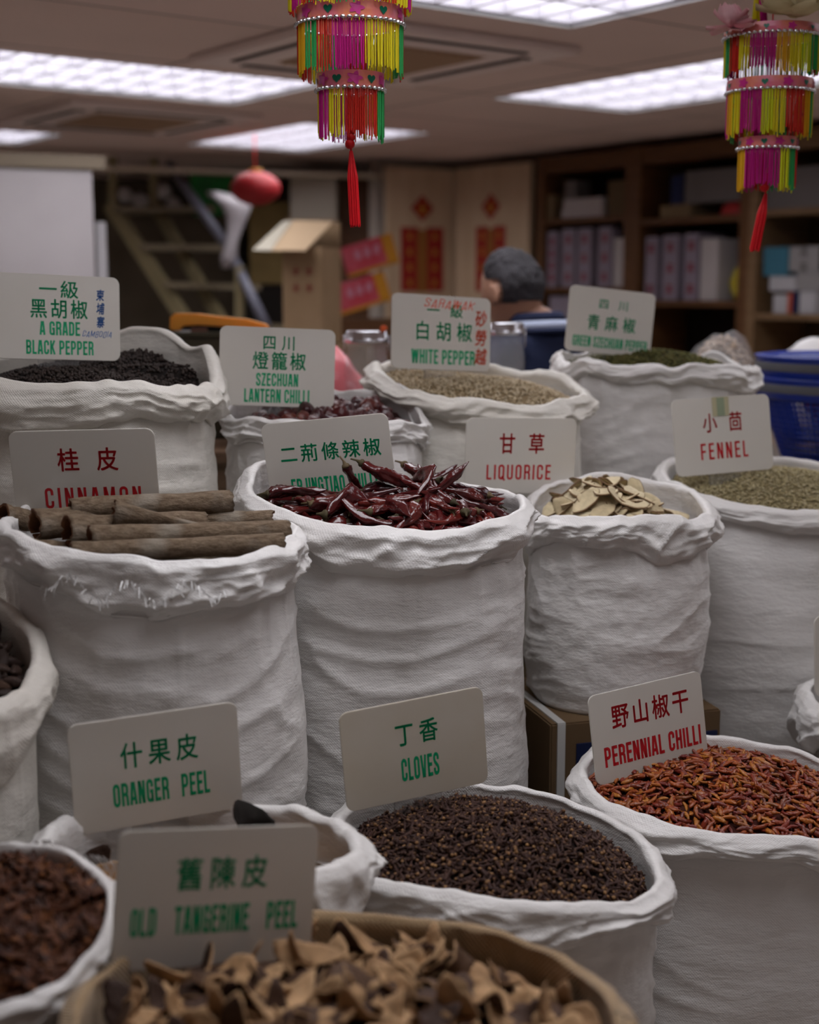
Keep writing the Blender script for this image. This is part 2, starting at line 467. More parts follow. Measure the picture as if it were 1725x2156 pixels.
def glyph(ch, s=0.135):
    h = s/2; w = 0.46; L = h; R = w-h; T = 1-h*0.85; Bm = h*0.85; r = 0.14; mid = w/2
    def bowl(y0, y1, R=R): return [(L, y1)] + arc(R-r, y1-r, r, r, 90, 0) + arc(R-r, y0+r, r, r, 0, -90) + [(L, y0)]
    ring = arc(R-r, T-r, r, r, 0, 90) + arc(L+r, T-r, r, r, 90, 180) + arc(L+r, Bm+r, r, r, 180, 270) + arc(R-r, Bm+r, r, r, 270, 360)
    P = []
    if ch == 'A': P = [[(h*0.8, 0), (mid-h*0.55, 1)], [(mid+h*0.55, 1), (w-h*0.8, 0)], [(0.13, 0.27), (w-0.13, 0.27)]]
    elif ch == 'B': P = [[(L, 0), (L, 1)], bowl(0.52, T), bowl(Bm, 0.52)]
    elif ch == 'C': P = [[(R, 0.64)] + arc(R-r, T-r, r, r, 0, 90) + arc(L+r, T-r, r, r, 90, 180) + arc(L+r, Bm+r, r, r, 180, 270) + arc(R-r, Bm+r, r, r, 270, 360) + [(R, 0.36)]]
    elif ch == 'D': P = [[(L, 0), (L, 1)], bowl(Bm, T)]
    elif ch == 'E': w = 0.40; P = [[(L, 0), (L, 1)], [(L, T), (w, T)], [(L, Bm), (w, Bm)], [(L, 0.52), (w-0.03, 0.52)]]
    elif ch == 'F': w = 0.39; P = [[(L, 0), (L, 1)], [(L, T), (w, T)], [(L, 0.50), (w-0.03, 0.50)]]
    elif ch == 'G': P = [[(R, 0.66)] + arc(R-r, T-r, r, r, 0, 90) + arc(L+r, T-r, r, r, 90, 180) + arc(L+r, Bm+r, r, r, 180, 270) + arc(R-r, Bm+r, r, r, 270, 360) + [(R, 0.47), (mid, 0.47)], [(R, 0), (R, 0.4)]]
    elif ch == 'H': P = [[(L, 0), (L, 1)], [(R, 0), (R, 1)], [(L, 0.52), (R, 0.52)]]
    elif ch == 'I': w = s; P = [[(h, 0), (h, 1)]]
    elif ch == 'J': w = 0.38; R = w-h; P = [[(R, 1)] + arc(R-r*0.9, Bm+r, r*0.9, r, 0, -90) + arc(L+r*0.9, Bm+r, r*0.9, r, 270, 180) + [(L, 0.34)]]
    elif ch == 'K': P = [[(L, 0), (L, 1)], [(R+0.01, 1), (L+0.04, 0.42)], [(L+0.10, 0.58), (R+0.02, 0)]]
    elif ch == 'L': w = 0.38; P = [[(L, 0), (L, 1)], [(L, Bm), (w, Bm)]]
    elif ch == 'M': w = 0.60; R = w-h; P = [[(L, 0), (L, 1)], [(R, 0), (R, 1)], [(L+0.03, 1), (w/2-0.01, 0.06)], [(R-0.03, 1), (w/2+0.01, 0.06)]]
    elif ch == 'N': P = [[(L, 0), (L, 1)], [(R, 0), (R, 1)], [(L+0.02, 0.98), (R-0.02, 0.02)]]
    elif ch == 'O': P = [ring + [ring[0]]]
    elif ch == 'P': P = [[(L, 0), (L, 1)], bowl(0.46, T)]
    elif ch == 'Q': P = [ring + [ring[0]], [(mid+0.02, 0.22), (w+0.02, -0.06)]]
    elif ch == 'R': P = [[(L, 0), (L, 1)], bowl(0.50, T), [(R-0.09, 0.50), (R-0.01, 0.42), (R, 0.30), (R+0.01, 0)]]
    elif ch == 'S': P = [[(R, 0.68)] + arc(R-r, T-r, r, r, 0, 90) + arc(L+r, T-r, r, r, 90, 180) + [(L, 0.70), (L+0.05, 0.585), (R-0.05, 0.415), (R, 0.30)] + arc(R-r, Bm+r, r, r, 0, -90) + arc(L+r, Bm+r, r, r, 270, 180) + [(L, 0.32)]]
    elif ch == 'T': w = 0.42; P = [[(0, T), (w, T)], [(w/2, 0), (w/2, 1)]]
    elif ch == 'U': P = [[(L, 1)] + arc(L+r, Bm+r, r, r, 180, 270) + arc(R-r, Bm+r, r, r, 270, 360) + [(R, 1)]]
    elif ch == 'V': P = [[(h*0.8, 1), (mid-h*0.4, 0)], [(w-h*0.8, 1), (mid+h*0.4, 0)]]
    elif ch == 'W': w = 0.66; P = [[(h*0.8, 1), (0.18, 0)], [(w/2-0.03, 0.95), (0.19, 0)], [(w/2+0.03, 0.95), (w-0.19, 0)], [(w-h*0.8, 1), (w-0.18, 0)]]
    elif ch == 'Y': P = [[(h*0.8, 1), (mid, 0.45)], [(w-h*0.8, 1), (mid, 0.45)], [(mid, 0.5), (mid, 0)]]
    elif ch == 'Z': w = 0.42; P = [[(0.01, T), (w, T)], [(w-h, T), (h, Bm)], [(0, Bm), (w-0.01, Bm)]]
    return w, P

def ribbon(pts, s):
    """flat stroke of width s along a polyline -> verts2d, quads"""
    p = np.array(pts, float)
    keep = [0] + [i for i in range(1, len(p)) if np.linalg.norm(p[i]-p[i-1]) > 1e-6]
    p = p[keep]
    closed = np.linalg.norm(p[0]-p[-1]) < 1e-6 and len(p) > 3
    n = len(p)
    d = np.diff(p, axis=0); d /= np.linalg.norm(d, axis=1, keepdims=True)
    nr = np.stack([-d[:, 1], d[:, 0]], 1)
    vn = np.zeros_like(p)
    for i in range(n):
        if closed and i in (0, n-1): a, b = nr[-1], nr[0]
        elif i == 0: a = b = nr[0]
        elif i == n-1: a = b = nr[-1]
        else: a, b = nr[i-1], nr[i]
        m = a+b; L = np.linalg.norm(m)
        m = m/max(L, 1e-6); c = max(m @ a, 0.5)
        vn[i] = m/c
    V = np.concatenate([p+vn*s/2, p-vn*s/2]); Fq = [(i, n+i, n+i+1, i+1) for i in range(n-1)]
    return V, Fq

def latin_line(text, gap=0.075, s=0.135, space=0.24, slant=0.0):
    V = []; Fq = []; x = 0.0
    for ch in text:
        if ch == ' ': x += space; continue
        w, P = glyph(ch, s)
        for pl in P:
            v, f = ribbon(pl, s*0.92)
            o = len(V)
            V += [(a[0]+x+slant*a[1], a[1]) for a in v]; Fq += [tuple(i+o for i in q) for q in f]
        x += w+gap
    V = np.array(V); return V, Fq, x-gap

_cjk = {}
def cjk_char(ch, bold=0.012):
    if (ch, bold) in _cjk: return _cjk[(ch, bold)]
    c = bpy.data.curves.new('t', 'FONT'); c.body = ch; c.resolution_u = 3
    o = bpy.data.objects.new('t', c); COL.objects.link(o)
    dg = bpy.context.evaluated_depsgraph_get(); dg.update()
    me = bpy.data.meshes.new_from_object(o.evaluated_get(dg))
    V = np.array([(v.co.x, v.co.y) for v in me.vertices]); Fq = [tuple(p.vertices) for p in me.polygons]
    bpy.data.objects.remove(o); bpy.data.curves.remove(c); bpy.data.meshes.remove(me)
    # a heavier stroke: the same outline laid down again, shifted by the stroke's extra width
    V0, F0 = V, Fq; V = []; Fq = []
    for dx, dy in ((0, 0), (1, .4), (-1, -.4), (.4, -1), (-.4, 1)):
        o2 = len(V); V += [(a[0]+dx*bold, a[1]+dy*bold) for a in V0]; Fq += [tuple(i+o2 for i in f) for f in F0]
    V = np.array(V)
    _cjk[(ch, bold)] = (V, Fq)
    return V, Fq

def cjk_line(text, gap=0.12, bold=0.012, vertical=False, slant=0.0):
    V = []; Fq = []; x = 0.0
    for ch in text:
        if ch == ' ': x += 0.5; continue
        v, f = cjk_char(ch, bold); o = len(V)
        if vertical: V += [(a[0]+slant*a[1], a[1]+0.12-x-1) for a in v]
        else: V += [(a[0]+x+slant*a[1], a[1]+0.12) for a in v]
        Fq += [tuple(i+o for i in q) for q in f]
        x += 1+gap
    return np.array(V), Fq, x-gap

def plate_mesh(W, Hh, th, rad, mat):
    bm = bmesh.new()
    out = []
    for cx, cz, a0 in ((W/2-rad, Hh-rad, 0), (-W/2+rad, Hh-rad, 90), (-W/2+rad, rad, 180), (W/2-rad, rad, 270)):
        out += arc(cx, cz, rad, rad, a0, a0+90, 8)
    fr = [bm.verts.new((x, -th/2, z)) for x, z in out]
    f = bm.faces.new(fr)
    r = bmesh.ops.extrude_face_region(bm, geom=[f])
    bmesh.ops.translate(bm, vec=(0, th, 0), verts=[v for v in r['geom'] if isinstance(v, bmesh.types.BMVert)])
    bmesh.ops.recalc_face_normals(bm, faces=bm.faces[:])
    es = [e for e in bm.edges if len(e.link_faces) == 2 and e.calc_face_angle(0) > 1.2]
    bmesh.ops.bevel(bm, geom=es, offset=0.0007, segments=2, affect='EDGES')
    me = bpy.data.meshes.new('plate'); bm.to_mesh(me); bm.free(); me.materials.append(mat)
    return me

def put_text(root, name, V, Fq, u, v, tw, th, W, Hh, mat, y=-0.0021, natural=None):
    """writing centred at (u, v) of the plate (v from the top), tw x th metres"""
    V = np.array(V)
    lo, hi = V.min(0), V.max(0)
    if natural: lo = np.array([lo[0], natural[0]]); hi = np.array([hi[0], natural[1]])
    sc = np.array([tw, th])/(hi-lo)
    Q = (V-(lo+hi)/2)*sc
    X = (u-0.5)*W + Q[:, 0]; Z = (1-v)*Hh + Q[:, 1]
    me = mkmesh(name, np.stack([X, np.full_like(X, y), Z], 1), [tuple(reversed(f)) for f in Fq], mat, smooth=False)
    return link(name, me, root)

def make_sign(label, loc, rot, lines, mat=None, k=1.0, stake=(0.0, 0.085), extras=None):
    W, Hh = 0.22*k, 0.15*k
    R = Euler([math.radians(a) for a in rot], 'XYZ')
    base = Vector(loc) - R.to_matrix() @ Vector((0, 0, Hh/2))
    root = empty('spice_sign', base, R)
    tag(root, label, 'sign', 'spice name signs')
    plate = link('plate', plate_mesh(W, Hh, 0.0036, 0.0135*k, mat or M_PLATE), root)
    bm = bmesh.new(); add_box(bm, (stake[0], 0.0045, 0.02-stake[1]/2), (0.075, 0.003, stake[1]+0.04), bev=0.001)
    from_bm('stake', bm, M_CLEAR, root)
    for ln in lines:
        kind, text, u, v, tw, th, col = ln[:7]
        if kind == 'c':
            gap = ln[7] if len(ln) > 7 else 0.14
            n = len(text); tot = n+gap*(n-1)-0.08
            for q, chx in enumerate(text):       # every character a part of the plate
                V, Fq, _ = cjk_line(chx, bold=0.016)
                uu = u+((q*(1+gap)+.5)-(n+gap*(n-1))/2)/tot*tw
                lo, hi = V.min(0), V.max(0); em = tw*W/tot
                put_text(plate, 'character', V, Fq, uu+((lo[0]+hi[0])/2-.5)*em/W, v-((lo[1]+hi[1])/2-.5)*th/.94, (hi[0]-lo[0])*em, (hi[1]-lo[1])*th*Hh/.94, W, Hh, col)
        elif kind == 'e':
            V, Fq, _ = latin_line(text, gap=ln[7] if len(ln) > 7 else 0.075, space=ln[8] if len(ln) > 8 else 0.26, s=0.175 if len(ln) <= 7 or ln[7] < .1 else 0.15)
            put_text(plate, 'english_lettering', V, Fq, u, v, tw*W, th*Hh, W, Hh, col)
        elif kind == 'hv':
            V, Fq, _ = cjk_line(text, gap=0.1, bold=0.02, vertical=True, slant=0.12)
            put_text(plate, 'handwriting', V, Fq, u, v, tw*W, th*Hh, W, Hh, col, y=-0.0024)
        elif kind == 'he':
            V, Fq, _ = latin_line(text, gap=0.16, s=0.10, slant=0.25)
            V = np.stack([V[:, 0], V[:, 1] + (ln[7] if len(ln) > 7 else 0.0)*V[:, 0] + 0.1*np.sin(V[:, 0]*5)], 1)
            put_text(plate, 'handwriting', V, Fq, u, v, tw*W, th*Hh, W, Hh, col, y=-0.0024)
    return plate, W, Hh

G, Rr = M_GREEN, M_RED
make_sign('white sign reading A GRADE BLACK PEPPER with blue handwriting', (-0.643, 2.545, 1.494), (-5.8, 2.6, 25.8), [
    ('c', '一級', .505, .17, .31, .205, G), ('c', '黑胡椒', .505, .40, .455, .225, G), ('e', 'A GRADE', .51, .63, .325, .165, G),
    ('e', 'BLACK PEPPER', .51, .855, .54, .175, G), ('hv', '柬埔寨', .84, .38, .07, .46, M_BLUEINK), ('he', 'CAMBODIA', .81, .685, .24, .085, M_BLUEINK)], k=1.03)
make_sign('white sign reading SZECHUAN LANTERN CHILLI', (-0.260, 2.72, 1.393), (-6, 2.6, 9.8), [
    ('c', '四川', .51, .19, .28, .19, G, .35), ('c', '燈籠椒', .515, .42, .455, .225, G), ('e', 'SZECHUAN', .5, .66, .365, .165, G), ('e', 'LANTERN CHILLI', .5, .865, .565, .175, G)], k=1.031)
make_sign('white sign reading WHITE PEPPER with red handwriting', (0.068, 2.965, 1.452), (-5.9, 3.4, 23.1), [
    ('c', '一級', .53, .2, .36, .18, G, .75), ('c', '白胡椒', .52, .48, .575, .255, G, .3), ('e', 'WHITE PEPPER', .52, .825, .645, .195, G),
    ('he', 'SARAWAK', .58, .115, .52, .15, M_REDINK, -0.03), ('hv', '砂勞越', .90, .54, .13, .74, M_REDINK)], k=1.055)
make_sign('white sign reading GREEN SZECHUAN PEPPER, tilted down to the right', (0.466, 3.222, 1.469), (-2.4, 6, 18), [
    ('c', '四川', .515, .24, .34, .155, G, .9), ('c', '青麻椒', .51, .53, .56, .235, G, .35), ('e', 'GREEN SZECHUAN PEPPER', .515, .83, .87, .165, G)])
make_sign('white sign with red lettering reading CINNAMON', (-0.487, 2.05, 1.265), (6, -1.6, -2), [
    ('c', '桂皮', .53, .3, .41, .235, Rr, .75), ('e', 'CINNAMON', .545, .69, .665, .215, Rr, .22)])
make_sign('white sign reading ERJINGTIAO CHILLI stuck behind long dried chillies', (-0.137, 2.332, 1.255), (5.2, -6.1, -7.7), [
    ('c', '二荊條辣椒', .52, .37, .79, .205, G, .16), ('e', 'ERJINGTIAO CHILLI', .52, .755, .68, .19, G)])
make_sign('white sign with red lettering reading LIQUORICE', (0.218, 2.693, 1.221), (3.3, 1, 6.5), [
    ('c', '甘草', .51, .335, .405, .27, Rr, .75), ('e', 'LIQUORICE', .49, .725, .585, .22, Rr, .17)])
fs, fW, fH = make_sign('white sign with red lettering reading FENNEL, tape on its top edge', (0.646, 2.826, 1.248), (-8.7, -1.8, 19.8), [
    ('c', '小茴', .5, .33, .40, .25, Rr, .75), ('e', 'FENNEL', .5, .70, .485, .215, Rr, .2)], k=1.05)
bm = bmesh.new(); add_box(bm, ((.49-.5)*fW, -0.0023, fH*0.875), (fW*.17, 0.0006, fH*.25)); tp = from_bm('tape', bm, M_TAPE, fs)
bm = bmesh.new(); add_box(bm, ((.49-.5)*fW, -0.0028, fH*0.87), (fW*.075, 0.0006, fH*.24)); from_bm('tape_label', bm, M_TAPE2, fs)
make_sign('white sign with red lettering reading PERENNIAL CHILLI', (0.395, 2.185, 0.832), (-5.5, -4.8, 24.3), [
    ('c', '野山椒干', .525, .29, .68, .27, Rr, .14), ('e', 'PERENNIAL CHILLI', .52, .71, .86, .225, Rr)])
make_sign('white sign with green lettering reading ORANGER PEEL', (-0.330, 1.721, 0.930), (1.8, -2.5, 19.8), [
    ('c', '什果皮', .52, .345, .455, .235, G, .2), ('e', 'ORANGER PEEL', .52, .695, .575, .215, G, .075, .75)])
make_sign('yellowed sign with green lettering reading CLOVES', (0.008, 1.912, 0.890), (1.3, -4.9, 19.8), [
    ('c', '丁香', .515, .33, .295, .235, G, .25), ('e', 'CLOVES', .525, .69, .265, .235, G)], M_PLATE_OLD)
make_sign('large near sign reading OLD TANGERINE PEEL in green', (-0.202, 1.360, 0.919), (-5.1, 6.5, 21.4), [
    ('c', '舊陳皮', .52, .325, .45, .235, G, .2), ('e', 'OLD TANGERINE PEEL', .50, .655, .835, .205, G, .075, .95)], k=.975)
make_sign('blank edge of a white sign at the right edge, above the folded sack', (0.851, 2.52, 0.872), (-5, 0, 24), [])

# ------------------------------------------------------------------ sacks
class Sack: pass
SACKS = {}
def make_sack(key, label, X, Y, rx, ry, rims, z0, collar=0.055, puff=0.016, bulge=0.03, seed=1, mat=None, nth=260, bumps=(), colbumps=(),
              wrk=1.0, sq=2.25, lean=0.0, rimnoise=0.008, name='spice_sack'):
    """open sack whose mouth is folded outwards: rx, ry half widths over the fold, rims = (right, back, left, front) heights"""
    s = Sack(); s.X, s.Y, s.z0 = X, Y, z0
    r, b, l, f = rims
    s.c = ((r+b+l+f)/4, (r-l)/2, (b-f)/2, (r-b+l-f)/4)
    s.rx, s.ry = rx-puff*1.5-.006, ry-puff*1.5-.006
    def zr(th):
        z = s.c[0]+s.c[1]*np.cos(th)+s.c[2]*np.sin(th)+s.c[3]*np.cos(2*th)
        for t0, wd, dz in bumps:
            dd = (th-t0+PI) % (2*PI)-PI
            z = z+dz*np.exp(-(dd/wd)**2)
        return z
    s.zr = zr
    th = np.linspace(0, 2*PI, nth, endpoint=False)
    ct, st = np.cos(th), np.sin(th)
    sup = (np.abs(ct)**sq+np.abs(st)**sq)**(-1.0/sq)
    z_r = zr(th) + rimnoise*fbm(ct*2.6, st*2.6, 0.3, seed, 3)
    colr = collar*(1+0.5*fbm(ct*1.3, st*1.3, 5.0, seed+3, 2))
    for t0, wd, dz in colbumps:
        dd = (th-t0+PI) % (2*PI)-PI
        colr = colr+dz*np.exp(-(dd/wd)**2)
    nw, nr, nf = 96, 9, 26
    rows = []; vs = []          # rows: (radius offset along normal, scale, z)
    # bottom
    P = []; V_ = []
    vlen = np.zeros(nth)
    def row(scale, off, z):
        x = X + (s.rx*scale*sup + off)*ct + lean*(z-z0)
        y = Y + (s.ry*scale*sup + off)*st
        return np.stack([x, y, np.broadcast_to(z, x.shape)], 1)
    for q in (0.0, 0.35, 0.7):
        P.append(row(q, 0.0, np.full(nth, z0)))
    hgt = z_r-z0
    for i in range(nw):
        u = i/(nw-1)
        u2 = u
        z = z0+hgt*u2
        base = 0.91+0.09*np.minimum(1, (u2/0.10))**0.5
        sc = base*(1+bulge*np.sin(PI*min(1, max(0, u2))**0.9))
        zz = z-z0
        # lumps, sagging horizontal creases, fine crumple
        atten = np.clip((z_r-colr*0.6-z)/0.05, 0, 1)
        lump = 0.012*vnoise(ct*1.5, st*1.5, zz*5+seed, seed)
        slantz = zz+0.05*vnoise(ct*1.2, st*1.2, zz*3, seed+9)+0.06*vnoise(ct*0.8, st*0.8, 2.0, seed+2)
        cr = 0.0048*ridge(ct*1.1, st*1.1, slantz*22, seed+1)*(0.35+0.65*np.clip(vnoise(ct*2, st*2, zz*5, seed+5)+0.4, 0, 1))
        cr2 = 0.0030*ridge(ct*2.3+zz*3, st*2.3, slantz*40, seed+4)*np.clip(vnoise(ct*2.5, st*2.5, zz*6, seed+15)+0.2, 0, 1)
        big = 0.0065*ridge(ct*0.9+zz*2.0, st*0.9-zz*1.5, slantz*8, seed+22)*np.clip(vnoise(ct*1.7, st*1.7, zz*3.5, seed+25)+0.15, 0, 1)
        fine = 0.0009*fbm(ct*9, st*9, zz*48, seed+6, 2)
        tens = 0.005*ridge(ct*5.5, st*5.5, zz*2.0, seed+7)*np.clip(1-(z_r-colr-z)/0.13, 0, 1)
        edge = np.clip(u2/0.06, 0, 1)
        off = wrk*(lump+cr+cr2+big+fine+tens*0.8)*edge*(0.35+0.65*atten)
        P.append(row(sc, off, z))
    # fold over the rim
    def flapdisp(t):
        d = 0.0075*ridge(ct*3.0+t*0.9, st*3.0-t*0.6, t*1.8, seed+31)+0.0055*fbm(ct*5+t, st*5, t*2.5, seed+33, 2)+0.0035*ridge(ct*7+t*1.5, st*7-t, t*2.2, seed+41)
        d += 0.0035*ridge(ct*1.6, st*1.6, t*4.5+vnoise(ct*2, st*2, 1.0, seed+35)*1.2, seed+34)
        d += 0.0008*fbm(ct*16, st*16, t*9, seed+36, 2)
        return d*wrk
    rt = puff*0.55
    for i in range(1, nr):
        a = PI-PI*i/nr*0.94
        P.append(row(1.0, rt+rt*math.cos(a) + flapdisp(0.0)*0.5*i/nr, z_r+rt*math.sin(a)*0.9))
    for i in range(nf):
        u = i/(nf-1)
        prof = 2*rt*(1-u)**0.5 + puff*1.25*math.sin(PI*min(1, u*0.93+0.05))**0.8*0.75
        z = z_r - colr*u
        P.append(row(1.0+0.0, prof*0.9+0.004 + flapdisp(0.2+u)*min(1, 0.4+u*2.0)*(1.0 if u < 0.9 else (1-u)*10), z))
    for q in (0.006, -0.004):
        P.append(row(1.0+bulge*0.2, q, z_r-colr+0.006+0.0*th))
    P = np.stack(P, 0)           # rows x nth x 3
    nR = P.shape[0]
    V = P.reshape(-1, 3)
    idx = np.arange(nR*nth).reshape(nR, nth)
    nx = np.roll(idx, -1, axis=1)
    Fq = np.stack([idx[:-1].ravel(), nx[:-1].ravel(), nx[1:].ravel(), idx[1:].ravel()], 1)
    seg = np.linalg.norm(np.diff(P[:, ::20].mean(1), axis=0), axis=1)
    seg2 = np.linalg.norm(np.diff(P[:, 0], axis=0), axis=1)
    vv = np.concatenate([[0], np.cumsum(seg2)])
    uu = th*(rx+ry)/2
    UV = np.stack([np.broadcast_to(uu, (nR, nth)), np.broadcast_to(vv[:, None], (nR, nth))], -1).reshape(-1, 2)
    me = mkmesh(name, V-np.array([X, Y, z0]), Fq, mat or M_SACK, True, UV)
    o = link(name, me, None, (X, Y, z0))
    tag(o, label, 'sack', 'open spice sacks')
    s.obj = o; s.rimz = z_r; s.P = P
    SACKS[key] = s
    return s

def rim_from(xl, yl, xr, yr, yb, yf, Y, ry, X=None, rx=None):
    """mouth of a sack from where its left, right, back and front edges are seen at distance Y"""
    pl, pr = at(xl, yl, Y), at(xr, yr, Y)
    if X is None: X = (pl.x+pr.x)/2
    if rx is None: rx = (pr.x-pl.x)/2
    pxm = (xl+xr)/2
    pb, pf = at(pxm, yb, Y+ry-0.015), at(pxm, yf, Y-ry+0.015)
    return X, rx, (pr.z, pb.z, pl.z, pf.z)

def sack(key, label, xl, yl, xr, yr, yb, yf, Y, ry, z0, **kw):
    X, rx, rims = rim_from(xl, yl, xr, yr, yb, yf, Y, ry)
    return make_sack(key, label, X, Y, rx, ry, rims, z0, **kw)

sack('OT', 'brown burlap sack of dried tangerine peel in the front', 132, 2105, 1342, 2150, 1930, 2420, 1.22, .265, 0.0, mat=M_BURLAP, collar=0.10, puff=0.012, seed=3, bulge=0.02, rimnoise=0.006, name='burlap_sack', sq=2.1)
sack('OP', 'white sack with thick rolled rim, under the ORANGER PEEL sign', 55, 1770, 802, 1795, 1690, 1888, 1.63, .165, 0.0, seed=11, collar=0.085, puff=0.022, bulge=0.02, rimnoise=0.013)
sack('CL', 'white sack heaped with dark cloves', 672, 1765, 1418, 1835, 1650, 1908, 1.84, .205, 0.0, seed=20, collar=0.055, bulge=0.03, wrk=.8)
sack('PC', 'white sack heaped with small orange red chillies', 1198, 1640, 1900, 1690, 1556, 1772, 2.15, .215, 0.0, seed=31, collar=0.05, bulge=0.03, wrk=.8)
sack('SA', 'white sack of star anise in the bottom left corner', -430, 1990, 246, 1955, 1785, 2150, 1.34, .168, 0.0, seed=41, collar=0.022, puff=0.006, bulge=0.0, wrk=.6)
sack('LM', 'cream sack of dark dried pods at the left edge', -470, 1400, 108, 1425, 1245, 1500, 1.75, .165, 0.30, seed=56, collar=0.085, puff=0.018, mat=M_SACK_CREAM, bulge=0.0, wrk=.45)
sack('CN', 'white sack of cinnamon bark with a frayed folded rim', -8, 1085, 648, 1128, 1090, 1188, 2.0, .195, 0.50, seed=61, collar=0.05, puff=0.014, bulge=0.085, rimnoise=0.006, wrk=1.15)
sack('EJ', 'white sack of long dark red chillies in the middle row', 498, 1020, 1130, 1062, 1012, 1130, 2.30, .215, 0.50, seed=77, collar=0.050, colbumps=((4.75, .6, .015),), bulge=0.065, bumps=((2.75, .35, .022),))
sack('LQ', 'short white sack of pale liquorice slices, standing on a carton', 1085, 1085, 1514, 1078, 1003, 1098, 2.55, .175, 0.775, seed=83, collar=0.065, puff=0.018, colbumps=((5.3, .55, .035),), bulge=0.10, bumps=((.35, .3, .008),))
sack('FN', 'white sack of fennel seed behind the liquorice', 1378, 1005, 1905, 1040, 962, 1082, 2.85, .22, 0.60, seed=97, collar=0.05, bulge=0.08, wrk=.7)
sack('BP', 'white sack of black pepper at the back left', -140, 800, 478, 812, 722, 812, 2.55, .23, 0.78, seed=101, mat=M_SACK_IVORY, collar=0.06, puff=0.02, bulge=0.05, bumps=((1.1, .35, .03), (0.55, .18, .03)), rimnoise=.012)
sack('SL', 'white sack of round lantern chillies behind the long chillies', 466, 868, 907, 890, 815, 885, 2.72, .19, 0.78, seed=113, collar=0.035, puff=0.008, bulge=0.03, bumps=((0.75, .3, .03),), rimnoise=.012)
sack('WP', 'white sack of white pepper behind the LIQUORICE sign', 765, 775, 1254, 832, 772, 852, 2.97, .21, 0.78, seed=127, mat=M_SACK_IVORY, collar=0.055, puff=0.02, bulge=0.05, rimnoise=.012)
sack('GS', 'white sack of green Szechuan pepper at the back right', 1163, 752, 1600, 772, 742, 772, 3.25, .20, 0.80, seed=131, collar=0.045, puff=0.01, bulge=-0.03, rimnoise=.014)
# the small folded sack at the right frame edge
make_sack('RE', 'white folded sack cut off by the right edge beside the fennel sack', 0.875, 2.50, .15, .13, (0.78, 0.79, 0.785, 0.765), 0.10, seed=140, collar=0.09, puff=0.02, bulge=-0.02)

# frayed threads of the cinnamon and star anise sacks
M_THREAD = pmat('plastic_thread', (0.80, 0.79, 0.78), 0.35, 0.5)
def fray(s, th0, th1, n, rise, ln, seed):
    rr = np.random.default_rng(seed)
    V = []; Fq = []
    for i in range(n):
        t = th0+(th1-th0)*(i+rr.uniform(-.5, .5))/n
        zc = float(s.zr(np.array(t)))-rise*(0.75+0.35*math.sin(i*0.35+1))
        c = np.array([s.X+(s.rx+0.037)*math.cos(t), s.Y+(s.ry+0.037)*math.sin(t), zc])
        tang = np.array([-math.sin(t), math.cos(t), 0]); outw = np.array([math.cos(t), math.sin(t), 0])
        d = tang*rr.normal(0, .55)+np.array([0, 0, -1])*rr.uniform(.4, 1.1)+outw*rr.uniform(.1, .6)
        d /= np.linalg.norm(d); L = ln*rr.uniform(.5, 1.4); sdv = np.cross(d, outw); sdv = sdv/max(np.linalg.norm(sdv), 1e-6)*0.0011
        p = c; o = len(V)
        for k in range(4):
            V += [p+sdv, p-sdv]; p = p+d*L/3; d = d+outw*rr.normal(0, .25)+np.array([0, 0, -.15]); d /= np.linalg.norm(d)
        for k in range(3): Fq.append((o+2*k, o+2*k+1, o+2*k+3, o+2*k+2))
    me = mkmesh('frayed_thread', np.array(V)-np.array([s.X, s.Y, s.z0]), Fq, M_THREAD, smooth=False)
    o = link('frayed_thread', me, s.obj); tag(o, 'loose white threads along the hem')
fray(SACKS['CN'], 4.20, 5.30, 60, 0.040, 0.014, 5)
fray(SACKS['SA'], 0.6, 2.3, 70, 0.01, 0.02, 6)

# cartons and crates the rear sacks stand on
def carton(label, X, Y, sx, sy, z0, z1, rz=0.0, mat=None, navy=False):
    root = empty('carton', (X, Y, z0), (0, 0, rz)); tag(root, label, 'carton', 'cartons under the sacks')
    h = z1-z0
    bm = bmesh.new(); add_box(bm, (0, 0, h/2), (sx, sy, h), bev=0.003); body = from_bm('carton_body', bm, mat or M_CARD, root)
    bm = bmesh.new(); add_box(bm, (0, -0.001, h-0.0012), (sx*0.96, 0.05, 0.003)); from_bm('tape', bm, M_STRAP, body) if not navy else bm.free()
    return body, h
c, h = carton('brown carton with navy print and white strap under the liquorice sack', 0.375, 2.565, .34, .30, 0.0, 0.775, 0.28, mat=pmat('dark_cardboard', (0.15, 0.095, 0.05), 0.85, 0.1, var=(0.12, 0.075, 0.04), var_scale=6), navy=True)
bm = bmesh.new(); add_box(bm, (-.035, -.1515, h-.19), (.17, .003, .30)); add_box(bm, (.135, -.1515, h-.13), (.055, .003, .18)); from_bm('printed_panel', bm, M_NAVY, c)
bm = bmesh.new()
add_box(bm, (-.15, -.152, h/2), (.015, .003, h)); add_box(bm, (-.15, .152, h/2), (.015, .003, h)); add_box(bm, (-.15, 0, h+.001), (.015, .306, .003)); from_bm('strap', bm, M_STRAP, c)
for nm, lb in (('CN', 'carton under the cinnamon sack'), ('EJ', 'carton under the long chilli sack'), ('FN', 'carton under the fennel sack'), ('BP', 'carton under the black pepper sack'),
               ('SL', 'carton under the lantern chilli sack'), ('WP', 'carton under the white pepper sack'), ('GS', 'carton under the green pepper sack'), ('LM', 'carton under the cream sack at the left'), ('RE', 'carton under the folded sack at the right edge')):
    s = SACKS[nm]
    carton('plain brown '+lb, s.X, s.Y, s.rx*1.62, s.ry*1.62, 0.0, s.z0, 0, M_CARDD)

